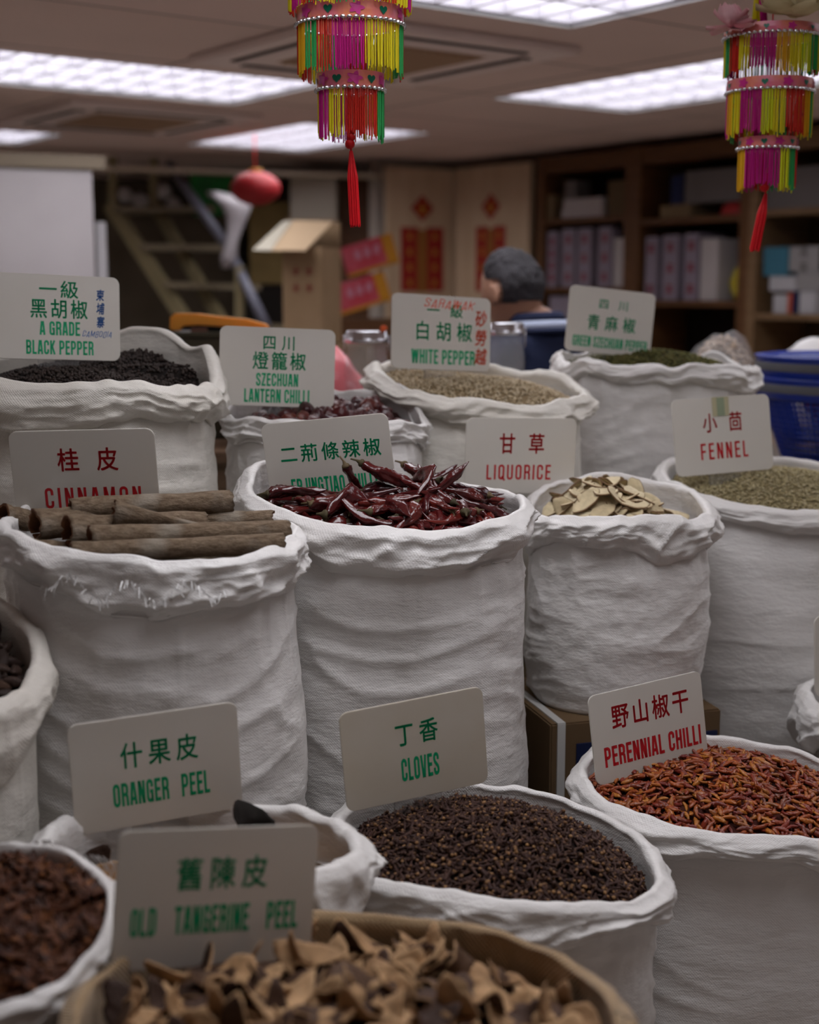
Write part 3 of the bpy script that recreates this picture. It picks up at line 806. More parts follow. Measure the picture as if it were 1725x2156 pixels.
# ------------------------------------------------------------------ contents
def heap_fn(s, peak, drop, k=1.7, cx=0.0, cy=0.0, shrink=0.95):
    def f(x, y):
        dx, dy = (x-s.X)/(s.rx*shrink), (y-s.Y)/(s.ry*shrink)
        th = np.arctan2(dy, dx)
        rho = np.clip(np.sqrt(dx*dx+dy*dy), 0, 1.0)
        rho2 = np.clip(np.sqrt((dx-cx*(1-rho))**2+(dy-cy*(1-rho))**2), 0, 1.0)
        t = rho2**k
        return (s.zr(th)-drop)*t+peak*(1-t)
    return f

def disc_points(s, n, rr, shrink=0.93, mind=0.0):
    out = []
    tries = 0
    while len(out) < n and tries < n*60:
        tries += 1
        a = rr.uniform(0, 2*PI); r = math.sqrt(rr.uniform(0, 1))
        p = (s.X+s.rx*shrink*r*math.cos(a), s.Y+s.ry*shrink*r*math.sin(a))
        if mind and any((p[0]-q[0])**2+(p[1]-q[1])**2 < mind*mind for q in out[-400:]): continue
        out.append(p)
    return np.array(out)

def normals(hf, x, y, e=0.004):
    dzx = (hf(x+e, y)-hf(x-e, y))/(2*e); dzy = (hf(x, y+e)-hf(x, y-e))/(2*e)
    n = np.stack([-dzx, -dzy, np.ones_like(dzx)], 1)
    return n/np.linalg.norm(n, axis=1, keepdims=True)

def rots(nrm, rr, tilt):
    """random turns about the heap's normal plus a random tilt; returns n x 3 x 3 (columns = local axes)"""
    n = len(nrm)
    up = nrm+rr.normal(0, 1, (n, 3))*np.asarray(tilt).reshape(-1, 1)
    up /= np.linalg.norm(up, axis=1, keepdims=True)
    a = rr.uniform(0, 2*PI, n)
    h = np.stack([np.cos(a), np.sin(a), np.zeros(n)], 1)
    x = h-up*(h*up).sum(1, keepdims=True); x /= np.linalg.norm(x, axis=1, keepdims=True)
    y = np.cross(up, x)
    return np.stack([x, y, up], 2)

def heap_surface(s, hf, mat_list, shrink=0.97, n=36, m=10):
    V = [(s.X, s.Y, float(hf(np.array(s.X), np.array(s.Y))))]; Fq = []
    for j in range(1, m+1):
        for i in range(n):
            t = 2*PI*i/n; r = j/m
            x, y = s.X+s.rx*shrink*r*math.cos(t), s.Y+s.ry*shrink*r*math.sin(t)
            V.append((x, y, float(hf(np.array(x), np.array(y)))))
    for i in range(n): Fq.append((0, 1+i, 1+(i+1) % n))
    for j in range(m-1):
        for i in range(n):
            a = 1+j*n+i; b = 1+j*n+(i+1) % n
            Fq.append((a, a+n, b+n, b))
    return V, Fq

def stuff(name, label, cat, s, hf, templates, pos, R, scale, mats, base_mat_index, midx_t=None, down=0.004):
    """one uncountable heap: filling below, loose grains on top, all one object"""
    V0, F0 = heap_surface(s, lambda x, y: hf(x, y)-down, mats)
    Vs = [np.array(V0)]; Fs = []; mi = []
    for f in F0: Fs.append(f); mi.append(base_mat_index)
    off = len(V0)
    which = rng.integers(0, len(templates), len(pos))
    for k, (tv, tf, tm) in enumerate(templates):
        ids = np.where(which == k)[0]
        if len(ids) == 0: continue
        P = np.einsum('nij,vj->nvi', R[ids], tv)*scale[ids][:, None, None]+pos[ids][:, None, :]
        Vs.append(P.reshape(-1, 3))
        nv = len(tv)
        for q in range(len(ids)):
            o = off+q*nv
            for f, m_ in zip(tf, tm):
                Fs.append(tuple(i+o for i in f)); mi.append(m_)
        off += len(ids)*nv
    c = np.array([s.X, s.Y, float(s.c[0])-0.05])
    me = mkmesh(name, np.concatenate(Vs)-c, Fs, mats, True, None, mi)
    o = link(name, me, None, c)
    return tag(o, label, cat, None, 'stuff')

def base_heap(name, label, cat, s, hf, mat, down):
    V0, F0 = heap_surface(s, lambda x, y: hf(x, y)-down, None)
    c = np.array([s.X, s.Y, float(s.c[0])-0.05])
    me = mkmesh(name, np.array(V0)-c, F0, mat, True)
    o = link(name, me, None, c)
    return tag(o, label, cat, None, 'stuff')

def ico(sub=1):
    bm = bmesh.new(); bmesh.ops.create_icosphere(bm, subdivisions=sub, radius=1.0)
    V = np.array([v.co[:] for v in bm.verts]); Fq = [tuple(v.index for v in f.verts) for f in bm.faces]; bm.free()
    return V, Fq

def place(meshes, name, pos, R, scale, label, cat, group, child=None, rr=None):
    """every piece an object of its own; copies share mesh data"""
    out = []
    protos = []
    for i, me in enumerate(meshes):
        protos.append(None)
    for i in range(len(pos)):
        k = int(rng.integers(0, len(meshes)))
        M = Matrix([[R[i][a][b] for b in range(3)] for a in range(3)]).to_4x4()
        sc = float(scale[i])
        if protos[k] is None:
            o = bpy.data.objects.new(name, meshes[k]); COL.objects.link(o)
            tag(o, label, cat, group)
            ch = []
            if child:
                for cn, cm in child[k]:
                    c = bpy.data.objects.new(cn, cm); COL.objects.link(c); c.parent = o; ch.append(c)
            protos[k] = (o, ch)
        else:
            po, pc = protos[k]
            o = po.copy(); COL.objects.link(o)
            for c0 in pc:
                c = c0.copy(); COL.objects.link(c); c.parent = o
        o.matrix_world = Matrix.Translation(tuple(pos[i])) @ M @ Matrix.Scale(sc, 4)
        out.append(o)
    return out

def nearest_split(pos, n):
    d = np.linalg.norm(pos-np.array([0, 0, EYE]), axis=1)
    # things inside the frame first
    vx = 862.5+FPX*pos[:, 0]/pos[:, 1]*0.97
    d = d+np.where((vx < 5) | (vx > 1720), 5, 0)
    o = np.argsort(d)
    return o[:n], o[n:]

# --- cloves
M_CLOVE = randmat('clove', [(0.034, 0.014, 0.011), (0.058, 0.024, 0.016), (0.040, 0.016, 0.012), (0.075, 0.034, 0.020)], 0.65, 0.3)
M_CLOVEH = randmat('clove_bud', [(0.06, 0.026, 0.015), (0.26, 0.13, 0.05), (0.05, 0.022, 0.014), (0.34, 0.18, 0.07), (0.12, 0.05, 0.024)], 0.6, 0.3)
M_CLOVEB = pmat('clove_filling', (0.012, 0.007, 0.006), 0.9, 0.1)  # filling surface below the cloves, darker than the loose ones
def clove_template(head=True):
    V = []; Fq = []; tm = []
    n = 6
    prof = [(0.0, 0.0007), (0.003, 0.0011), (0.008, 0.0015), (0.0115, 0.0021)]
    for z, r in prof:
        for i in range(n):
            V.append((z-0.006, r*math.cos(2*PI*i/n), r*math.sin(2*PI*i/n)))
    for j in range(len(prof)-1):
        for i in range(n):
            Fq.append((j*n+i, j*n+(i+1) % n, (j+1)*n+(i+1) % n, (j+1)*n+i)); tm.append(0)
    Fq.append(tuple(range(n))[::-1]); tm.append(0)
    Fq.append(tuple(range((len(prof)-1)*n, len(prof)*n))); tm.append(0)
    for k in range(4):     # calyx points
        a = k*PI/2+0.4; o = len(V)
        d = np.array([0, math.cos(a), math.sin(a)]); t = np.array([0, -math.sin(a), math.cos(a)])
        b = np.array([0.0050, 0, 0])
        for p in (b+d*0.0012+t*0.001, b+d*0.0012-t*0.001, b+d*0.0042+np.array([0.0017, 0, 0])): V.append(tuple(p))
        V.append(tuple(b+d*0.0014+np.array([0.0014, 0, 0])))
        Fq += [(o, o+1, o+2), (o+1, o+3, o+2), (o+3, o, o+2)]; tm += [0, 0, 0]
    if head:
        iv, fi = ico(1); o = len(V)
        V += [tuple(p*0.0021+np.array([0.0072, 0, 0])) for p in iv]
        Fq += [tuple(i+o for i in f) for f in fi]; tm += [1]*len(fi)
    return np.array(V), Fq, tm
_bv, _bf = ico(1)
CT = [clove_template(True), clove_template(True), clove_template(False), clove_template(False), (_bv*np.array([.0021, .0021, .0021]), _bf, [1]*len(_bf))]
s = SACKS['CL']
hf = heap_fn(s, s.c[0]+0.038, 0.022, 1.9, 0.05, 0.12, 0.97)
r1 = np.random.default_rng(1)
N = 3600
pts = disc_points(s, N, r1, 0.96)
z = hf(pts[:, 0], pts[:, 1])
nr_ = normals(hf, pts[:, 0], pts[:, 1])
R = rots(nr_, r1, np.where(r1.random(N) < .22, 1.2, .32))
pos = np.stack([pts[:, 0], pts[:, 1], z+r1.uniform(-0.003, 0.004, N)], 1)
sc = r1.uniform(1.05, 1.6, N)
near, rest = nearest_split(pos, 300)
stuff('clove_heap', 'heap of dark dried cloves filling the sack under the CLOVES sign', 'cloves', s, hf, CT, pos[rest], R[rest], sc[rest], [M_CLOVE, M_CLOVEH, M_CLOVEB], 2)
cm = [mkmesh('clove', v, f, [M_CLOVE, M_CLOVEH], True, None, t) for v, f, t in CT]
place(cm, 'clove', pos[near], R[near], sc[near], 'single dark clove lying at the near edge of the clove heap', 'clove', 'cloves along the near rim of the clove sack')

# --- perennial chillies
M_PC = randmat('small_chilli', [(0.17, 0.020, 0.008), (0.36, 0.075, 0.010), (0.11, 0.012, 0.008), (0.48, 0.17, 0.018), (0.22, 0.028, 0.009), (0.14, 0.014, 0.009), (0.40, 0.11, 0.012)], 0.32, 0.5, bump=0.5, bump_scale=220)
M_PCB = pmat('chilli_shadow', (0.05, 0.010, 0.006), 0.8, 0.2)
def pod_template(seed, L=0.024, r=0.0034, n=8, m=8, bend=0.0025):
    rr = np.random.default_rng(seed)
    V = []; Fq = []
    for j in range(m+1):
        t = j/m
        rad = r*(max(0.0, math.sin(PI*min(1, (t*0.93+0.03))))**0.6)*(1-0.25*t)
        for i in range(n):
            a = 2*PI*i/n
            q = rad*(1+rr.normal(0, .13))
            V.append(((t-.5)*L, q*math.cos(a)+bend*math.sin(PI*t), q*math.sin(a)*0.72))
    for j in range(m):
        for i in range(n): Fq.append((j*n+i, j*n+(i+1) % n, (j+1)*n+(i+1) % n, (j+1)*n+i))
    Fq.append(tuple(range(n))[::-1]); Fq.append(tuple(range(m*n, m*n+n)))
    return np.array(V), Fq, [0]*len(Fq)
PT = [pod_template(k, L=l, r=q, bend=b) for k, (l, q, b) in enumerate(((.025, .0046, .002), (.028, .0042, .004), (.021, .0050, .001), (.026, .0046, -.003), (.018, .0048, .0)))]
s = SACKS['PC']
hf = heap_fn(s, s.c[0]+0.035, 0.020, 2.0, -0.1, 0.2, 0.97)
N = 1900
pts = disc_points(s, N, r1, 0.96)
nr_ = normals(hf, pts[:, 0], pts[:, 1])
R = rots(nr_, r1, np.where(r1.random(N) < .12, .9, .28))
pos = np.stack([pts[:, 0], pts[:, 1], hf(pts[:, 0], pts[:, 1])+r1.uniform(-0.004, 0.005, N)], 1)
sc = r1.uniform(.8, 1.2, N)
near, rest = nearest_split(pos, 300)
stuff('chilli_heap', 'heap of small orange red dried chillies under the PERENNIAL CHILLI sign', 'chillies', s, hf, PT, pos[rest], R[rest], sc[rest], [M_PC, M_PCB], 1, down=0.006)
pm = [mkmesh('small_chilli', v, f, M_PC) for v, f, t in PT]
place(pm, 'small_chilli', pos[near], R[near], sc[near], 'small orange red chilli lying at the near rim of its heap', 'chilli', 'small chillies along the near rim of their sack')

# --- peppercorns, fennel, green pepper
M_BPC = randmat('black_peppercorn', [(0.020, 0.013, 0.011), (0.045, 0.030, 0.024), (0.028, 0.018, 0.015)], 0.7, 0.3)
M_BPB = pmat('pepper_filling', (0.012, 0.009, 0.008), 0.9, 0.1)  # filling under the black peppercorns, darker than the grains
M_WPC = randmat('white_peppercorn', [(0.46, 0.36, 0.23), (0.56, 0.47, 0.33), (0.38, 0.28, 0.16), (0.50, 0.41, 0.27)], 0.7, 0.3)
M_WPB = pmat('white_pepper_filling', (0.22, 0.16, 0.09), 0.9, 0.1)  # darker tone for the filling under the white peppercorns
M_FNL = randmat('fennel_seed', [(0.42, 0.35, 0.20), (0.50, 0.43, 0.27), (0.30, 0.25, 0.13), (0.46, 0.38, 0.20), (0.36, 0.31, 0.17)], 0.7, 0.3)
M_FNB = pmat('fennel_filling', (0.20, 0.16, 0.085), 0.9, 0.1)  # filling under the fennel seed, in a darker tone
M_GSP = randmat('green_pepper_husk', [(0.085, 0.085, 0.025), (0.13, 0.12, 0.035), (0.06, 0.06, 0.018), (0.15, 0.12, 0.04)], 0.8, 0.2)
M_GSB = pmat('green_pepper_filling', (0.045, 0.042, 0.014), 0.9, 0.1)  # surface under the green husks, darker than they are
iv, fi = ico(1)
def grain_heap(key, name, label, cat, peak, drop, kk, N, rad, asp, mat, bmat, cx=0, cy=0, shrink=.96, jit=.002):
    s = SACKS[key]
    hf = heap_fn(s, s.c[0]+peak, drop, kk, cx, cy, 0.97)
    T = [(iv*np.array([rad*asp, rad, rad]), fi, [0]*len(fi)), (iv*np.array([rad*asp*.9, rad*.9, rad*1.1])*(1+.12*np.sin(iv[:, :1]*9)), fi, [0]*len(fi))]
    pts = disc_points(s, N, r1, shrink)
    R = rots(normals(hf, pts[:, 0], pts[:, 1]), r1, np.full(N, .5))
    pos = np.stack([pts[:, 0], pts[:, 1], hf(pts[:, 0], pts[:, 1])+r1.uniform(-jit, jit, N)], 1)
    stuff(name, label, cat, s, hf, T, pos, R, r1.uniform(.8, 1.2, N), [mat, bmat], 1, down=0.003)
    return hf
grain_heap('BP', 'black_pepper_heap', 'heap of black peppercorns in the back left sack', 'peppercorns', .012, .030, 2.0, 3600, .0031, 1, M_BPC, M_BPB, cx=-.2)
grain_heap('WP', 'white_pepper_heap', 'heap of pale white peppercorns under the WHITE PEPPER sign', 'peppercorns', .012, .018, 2.0, 3200, .0030, 1, M_WPC, M_WPB)
grain_heap('FN', 'fennel_heap', 'heap of greenish beige fennel seed under the FENNEL sign', 'fennel seed', .028, .018, 1.9, 4600, .0017, 2.3, M_FNL, M_FNB, cx=0.1, cy=.15)
grain_heap('GS', 'green_pepper_heap', 'heap of dull green pepper husks under the GREEN SZECHUAN PEPPER sign', 'pepper husks', .024, .018, 1.7, 1700, .0036, 1.15, M_GSP, M_GSB)

# --- star anise
M_SA = randmat('star_anise', [(0.065, 0.018, 0.007), (0.12, 0.036, 0.011), (0.035, 0.010, 0.005), (0.20, 0.068, 0.018)], 0.6, 0.35, bump=0.4)
def star_template(seed):
    rr = np.random.default_rng(seed)
    V = []; Fq = []
    n = 8
    for k in range(n):
        a = 2*PI*k/n+rr.normal(0, .08); L = 0.017*rr.uniform(.7, 1.15)
        d = np.array([math.cos(a), math.sin(a), 0]); t = np.array([-math.sin(a), math.cos(a), 0]); u = np.array([0, 0, 1.0])
        wd = 0.0026*rr.uniform(.8, 1.2)
        o = len(V)
        st_ = [(0.10, .5, .0), (0.35, 1.0, .0012), (0.62, 1.0, .0018), (0.85, .55, .0030), (1.0, .12, .0048)]
        for q, wsc, lift in st_:
            c = d*L*q+u*lift
            V += [c+t*wd*wsc+u*.0022, c-t*wd*wsc+u*.0022, c-u*.0035*min(1, wsc+.25)]
            V += [c+t*wd*wsc*.45+u*.0016, c-t*wd*wsc*.45+u*.0016, c-u*.0002]
        for j in range(len(st_)-1):
            b = o+6*j; e = b+6
            for p, q in ((0, 2), (2, 1), (4, 5), (5, 3), (3, 0), (1, 4)):
                Fq.append((b+p, b+q, e+q, e+p))
        e = o+6*(len(st_)-1)
        Fq += [(e, e+2, e+5, e+3), (e+1, e+4, e+5, e+2)]
    return np.array(V), Fq
SM = [mkmesh('star_anise', *star_template(k), M_SA) for k in range(4)]
s = SACKS['SA']
hf = heap_fn(s, s.c[0]+0.010, 0.012, 2.0, 0.1, 0.1, 0.97)
pts = disc_points(s, 300, r1, 0.95, 0.014)
R = rots(normals(hf, pts[:, 0], pts[:, 1]), r1, np.full(len(pts), .22))
pos = np.stack([pts[:, 0], pts[:, 1], hf(pts[:, 0], pts[:, 1])+r1.uniform(-.006, .006, len(pts))], 1)
near, rest = nearest_split(pos, 299)
M_SAB = pmat('dark_filling', (0.022, 0.008, 0.005), 0.9, 0.1)  # dark tone stands in for the shaded depth below the stars
base_heap('star_anise_filling', 'star anise filling, darkened for the shaded depth below the whole stars', 'star anise', s, hf, M_SAB, 0.010)
place(SM, 'star_anise', pos[near], R[near], r1.uniform(1.0, 1.4, len(near)), 'reddish brown star anise lying in the bottom left sack', 'star anise', 'star anise in the bottom left sack')

# --- dried tangerine peel
M_PEELI = randmat('peel_pith', [(0.36, 0.215, 0.11), (0.48, 0.30, 0.16), (0.27, 0.155, 0.08), (0.41, 0.25, 0.13)], 0.85, 0.15, bump=0.5, bump_scale=120, var=.3)
M_PEELO = randmat('peel_rind', [(0.045, 0.020, 0.012), (0.075, 0.034, 0.017), (0.034, 0.015, 0.010), (0.10, 0.048, 0.022)], 0.6, 0.3, bump=0.8, bump_scale=260)
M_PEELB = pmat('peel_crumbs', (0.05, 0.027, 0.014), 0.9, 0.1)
def peel_template(seed, size=0.028, dark_up=False):
    rr = np.random.default_rng(seed)
    nr, nt = 7, 22
    ph = rr.uniform(0, 6.28); pet = rr.integers(2, 4)
    k1, k2 = rr.uniform(.5, 1.15)*rr.choice([-1, -1, -1, 1]), rr.uniform(-1.0, .3)
    tw = rr.uniform(-.5, .5)
    P = []
    for j in range(nr+1):
        for i in range(nt):
            a = 2*PI*i/nt; q = j/nr
            rad = size*(.84+.14*math.cos(pet*a+ph)+.035*math.sin(5*a+ph*2)+.015*math.sin(9*a+ph))*q
            x, y = rad*math.cos(a)*1.15, rad*math.sin(a)*.8
            z = (k1*x*x+k2*y*y)/size*.8+tw*x*y/size+.0022*math.sin(3*a+ph)*q*q+.20*size*q**3*(1 if k1 > 0 else -1)*(.5+.5*math.cos(a+ph))+.0012*math.sin(x*260+ph)*q
            P.append((x, y, z))
    P = np.array(P)
    th = 0.0014
    V = np.concatenate([P+np.array([0, 0, th]), P-np.array([0, 0, th])])
    n1 = len(P); Fq = []; mi = []
    up, dn = (1, 0) if dark_up else (0, 1)
    for j in range(nr):
        for i in range(nt):
            a, b = j*nt+i, j*nt+(i+1) % nt
            Fq.append((a, a+nt, b+nt, b)); mi.append(up)
            Fq.append((n1+a, n1+b, n1+b+nt, n1+a+nt)); mi.append(dn)
    for i in range(nt):
        a, b = nr*nt+i, nr*nt+(i+1) % nt
        Fq.append((a, n1+a, n1+b, b)); mi.append(0)
    return V, Fq, mi
def peel_meshes(n, size, nm='dried_peel'):
    out = []
    for k in range(n):
        v, f, mi = peel_template(50+k, size*(0.8+.05*(k % 8)), k % 5 in (1, 3))
        out.append(mkmesh(nm, v, f, [M_PEELI, M_PEELO], True, None, mi))
    return out
PM = peel_meshes(12, 0.030)
s = SACKS['OT']
hf = heap_fn(s, s.c[0]+0.006, 0.026, 1.9, 0.0, 0.0, 0.97)
base_heap('tangerine_peel_filling', 'crumbled dark peel lying below the whole pieces in the burlap sack', 'peel', s, hf, M_PEELB, 0.022)
P_all = []
for layer, (cnt, dz, tl) in enumerate(((165, -.010, .26), (140, .001, .36))):
    pts = disc_points(s, cnt, r1, 0.90, 0.018)
    R = rots(normals(hf, pts[:, 0], pts[:, 1]), r1, np.full(len(pts), tl))
    pos = np.stack([pts[:, 0], pts[:, 1], hf(pts[:, 0], pts[:, 1])+dz+r1.uniform(-.004, .006, len(pts))], 1)
    # keep the sign clear: nothing pokes through it
    keep = np.ones(len(pos), bool)
    sx, sy = -0.202, 1.360; n2 = np.array([math.sin(math.radians(21.4)), -math.cos(math.radians(21.4))])
    dd = (pos[:, 0]-sx)*n2[0]+(pos[:, 1]-sy)*n2[1]
    keep &= ~((np.abs(dd) < .018) & (pos[:, 0] < -.06))
    if layer: keep &= ~((np.abs(dd) < .032) & (pos[:, 0] < -.06))
    pos, R = pos[keep], R[keep]
    place(PM, 'tangerine_peel', pos, R, r1.uniform(.8, 1.25, len(pos)), 'curled piece of dried tangerine peel heaped in the burlap sack', 'peel', 'dried tangerine peel in the burlap sack')

# oranger peel: a few dark and tan curls deep in the sack behind the sign
s = SACKS['OP']
hf = heap_fn(s, s.c[0]-0.045, 0.055, 1.7, 0, 0, 0.96)
base_heap('oranger_peel_filling', 'brown crumbs of peel at the bottom of the rolled white sack', 'peel', s, hf, M_PEELB, 0.012)
PM2 = peel_meshes(5, 0.03, 'oranger_peel')
pts = disc_points(s, 70, r1, 0.88, 0.022)
R = rots(normals(hf, pts[:, 0], pts[:, 1]), r1, np.full(len(pts), .5))
pos = np.stack([pts[:, 0], pts[:, 1], hf(pts[:, 0], pts[:, 1])+r1.uniform(-.004, .008, len(pts))], 1)
n2 = np.array([math.sin(math.radians(19.8)), -math.cos(math.radians(19.8))])
dd = (pos[:, 0]+.33)*n2[0]+(pos[:, 1]-1.721)*n2[1]
keep = ~((np.abs(dd) < .02) & (np.abs(pos[:, 0]+.33) < .12))
pos, R = pos[keep], R[keep]
place(PM2, 'oranger_peel', pos, R, r1.uniform(.8, 1.2, len(pos)), 'dried peel curl lying in the rolled white sack', 'peel', 'peel in the sack under the ORANGER PEEL sign')
v, f, mi = peel_template(91, 0.03, True)
o = link('oranger_peel', mkmesh('oranger_peel', v, f, [M_PEELO, M_DARK], True, None, mi), None, at(520, 1722, 1.70), (1.2, .3, .4))
tag(o, 'black pointed peel curl standing up behind the OLD TANGERINE PEEL sign', 'peel')

# --- dark pods in the left sack
M_POD = randmat('dark_pod', [(0.034, 0.016, 0.010), (0.018, 0.009, 0.007), (0.055, 0.026, 0.014)], 0.7, 0.3, bump=0.8, bump_scale=90)
def lump_mesh(seed, L, r, mat, nm, n=14, m=12, ridges=5):
    V = []; Fq = []
    rr = np.random.default_rng(seed)
    ph = rr.uniform(0, 6)
    for j in range(m+1):
        t = j/m
        rad = r*max(.02, math.sin(PI*t))**.6
        for i in range(n):
            a = 2*PI*i/n
            q = rad*(1+.14*math.cos(ridges*a+3*t+ph)+rr.normal(0, .04))
            V.append(((t-.5)*L, q*math.cos(a)+.12*L*math.sin(PI*t), q*math.sin(a)))
    for j in range(m):
        for i in range(n): Fq.append((j*n+i, j*n+(i+1) % n, (j+1)*n+(i+1) % n, (j+1)*n+i))
    Fq.append(tuple(range(n))[::-1]); Fq.append(tuple(range(m*n, m*n+n)))
    return mkmesh(nm, V, Fq, mat)
s = SACKS['LM']
hf = heap_fn(s, s.c[0]+0.0, 0.03, 2, 0, 0, .97)
base_heap('dark_pod_filling', 'dark broken pods filling the cream sack at the left edge', 'pods', s, hf, M_SAB, 0.018)
PD = [lump_mesh(k, .045, .0085, M_POD, 'dried_pod') for k in range(4)]
pts = disc_points(s, 230, r1, 0.88, 0.014)
R = rots(normals(hf, pts[:, 0], pts[:, 1]), r1, np.full(len(pts), .4))
pos = np.stack([pts[:, 0], pts[:, 1], hf(pts[:, 0], pts[:, 1])+r1.uniform(-.006, .006, len(pts))], 1)
place(PD, 'dried_pod', pos, R, r1.uniform(.8, 1.2, len(pos)), 'ridged dark brown pod lying in the cream sack at the left edge', 'pod', 'dark pods in the cream sack')

# --- long dried chillies
M_EJ = randmat('long_chilli_skin', [(0.050, 0.005, 0.007), (0.090, 0.008, 0.008), (0.030, 0.004, 0.006), (0.14, 0.014, 0.009), (0.060, 0.006, 0.007)], 0.22, 0.6, bump=0.7, bump_scale=60, coat=0.3)
M_STALK = randmat('chilli_stalk', [(0.075, 0.058, 0.024), (0.045, 0.034, 0.015), (0.13, 0.09, 0.045)], 0.7, 0.3)
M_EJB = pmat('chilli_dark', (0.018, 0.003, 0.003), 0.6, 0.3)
def long_chilli(seed, L=0.115, r=0.0105):
    rr = np.random.default_rng(seed)
    n, m = 14, 34
    b1, b2, ph = rr.uniform(-.04, .04), rr.uniform(-.025, .03), rr.uniform(0, 6)
    V = []; Fq = []
    for j in range(m+1):
        t = j/m
        rad = r*(min(1, t/.08)**.5)*(1-t**2.2)**.75*(.85+.2*math.sin(t*9+ph))+.0004
        c = np.array([(t-.5)*L, b1*math.sin(PI*t)+.006*math.sin(6*t+ph), b2*t*t])
        tw = 2.2*t+ph
        for i in range(n):
            a = 2*PI*i/n
            fold = 1+.34*math.cos(2*(a+tw))*math.sin(PI*t)+.17*math.sin(4*a-11*t+ph)+.10*math.sin(23*t+2*a+ph)+rr.normal(0, .05)
            V.append(tuple(c+np.array([0, rad*fold*math.cos(a), rad*fold*.78*math.sin(a)])))
    for j in range(m):
        for i in range(n): Fq.append((j*n+i, j*n+(i+1) % n, (j+1)*n+(i+1) % n, (j+1)*n+i))
    Fq.append(tuple(range(n))[::-1]); Fq.append(tuple(range(m*n, m*n+n)))
    body = mkmesh('long_chilli', V, Fq, M_EJ)
    V = []; Fq = []
    x0 = -L/2+.002; c0 = np.array([0, .006*math.sin(ph), 0])
    prof = [(.003, r*.52), (.001, r*.60), (-.002, r*.52), (-.004, r*.30), (-.009, r*.15), (-.009-.010*rr.random(), r*.12)]
    for q, rad in prof:
        for i in range(10):
            a = 2*PI*i/10
            V.append((x0+q, c0[1]+rad*math.cos(a)*(1+.08*math.cos(5*a)), rad*.9*math.sin(a)-max(0, -q-.008)*.3))
    for j in range(len(prof)-1):
        for i in range(10): Fq.append((j*10+i, j*10+(i+1) % 10, (j+1)*10+(i+1) % 10, (j+1)*10+i))
    Fq.append(tuple(range(10))[::-1]); Fq.append(tuple(range((len(prof)-1)*10, len(prof)*10)))
    stalk = mkmesh('stalk', V, Fq, M_STALK)
    return body, stalk
LC = [long_chilli(200+k, .10+.008*(k % 5), .0122+.001*(k % 3)) for k in range(9)]
s = SACKS['EJ']
hf = heap_fn(s, s.c[0]+0.014, 0.026, 1.9, 0.12, -0.05, 0.97)
base_heap('long_chilli_filling', 'dark broken chilli skins below the whole long chillies', 'chillies', s, hf, M_EJB, 0.020)
allpos = []; allR = []
for cnt, dz, tl in ((125, -.012, .16), (95, .000, .20), (22, .012, .35)):
    pts = disc_points(s, cnt, r1, .78 if dz < .01 else .62, 0.012)
    R_ = rots(normals(hf, pts[:, 0], pts[:, 1]), r1, np.full(len(pts), tl))
    p_ = np.stack([pts[:, 0], pts[:, 1], hf(pts[:, 0], pts[:, 1])+dz+r1.uniform(-.005, .007, len(pts))], 1)
    sx, sy = -0.137, 2.332; n2 = np.array([-math.sin(math.radians(7.7)), -math.cos(math.radians(7.7))])
    ends = np.stack([p_+R_[:, :, 0]*e for e in (-.055, 0, .055)], 0)
    de = (ends[..., 0]-sx)*n2[0]+(ends[..., 1]-sy)*n2[1]
    inx = (np.abs(ends[..., 0]-sx) < .13).any(0)
    bad = inx & ((np.abs(de).min(0) < .012) | ((de.min(0) < 0) & (de.max(0) > 0)))
    bad |= (np.abs(p_[:, 0]-sx) < .12) & (p_[:, 1] > sy) & (dz > 0)
    bad |= (p_[:, 0] < sx+.06) & (ends[..., 2].max(0) > s.c[0]+.016)
    p_, R_ = p_[~bad], R_[~bad]
    allpos.append(p_); allR.append(R_)
pos = np.concatenate(allpos); R = np.concatenate(allR)
place([c[0] for c in LC], 'long_chilli', pos, R, r1.uniform(.8, 1.12, len(pos)), 'long wrinkled dark red chilli in the middle sack', 'chilli', 'long dried chillies in the middle sack', child=[[('stalk', c[1])] for c in LC])
# the few that stick out of the heap
for (px, py, Y, rot, lb, k) in ((625, 1042, 2.235, (0.3, 0.05, 0.15), 'long chilli lying on the left rim, tip towards the cinnamon', 0), (752, 1042, 2.245, (0.2, 1.2, 0.2), 'chilli standing upright with its stalk up in front of the ERJINGTIAO sign', 1),
                           (900, 1008, 2.36, (0.5, -0.5, 0.2), 'thin red chilli pointing up to the right behind the heap', 2), (945, 1035, 2.23, (0.3, -0.95, 0.5), 'chilli leaning up to the right in the middle of the heap', 3), (830, 1015, 2.26, (0.1, 0.55, 0.1), 'chilli leaning across the right end of the ERJINGTIAO sign', 4)):
    o = link('long_chilli', LC[k][0], None, at(px, py, Y), rot); tag(o, lb, 'chilli')
    link('stalk', LC[k][1], o)

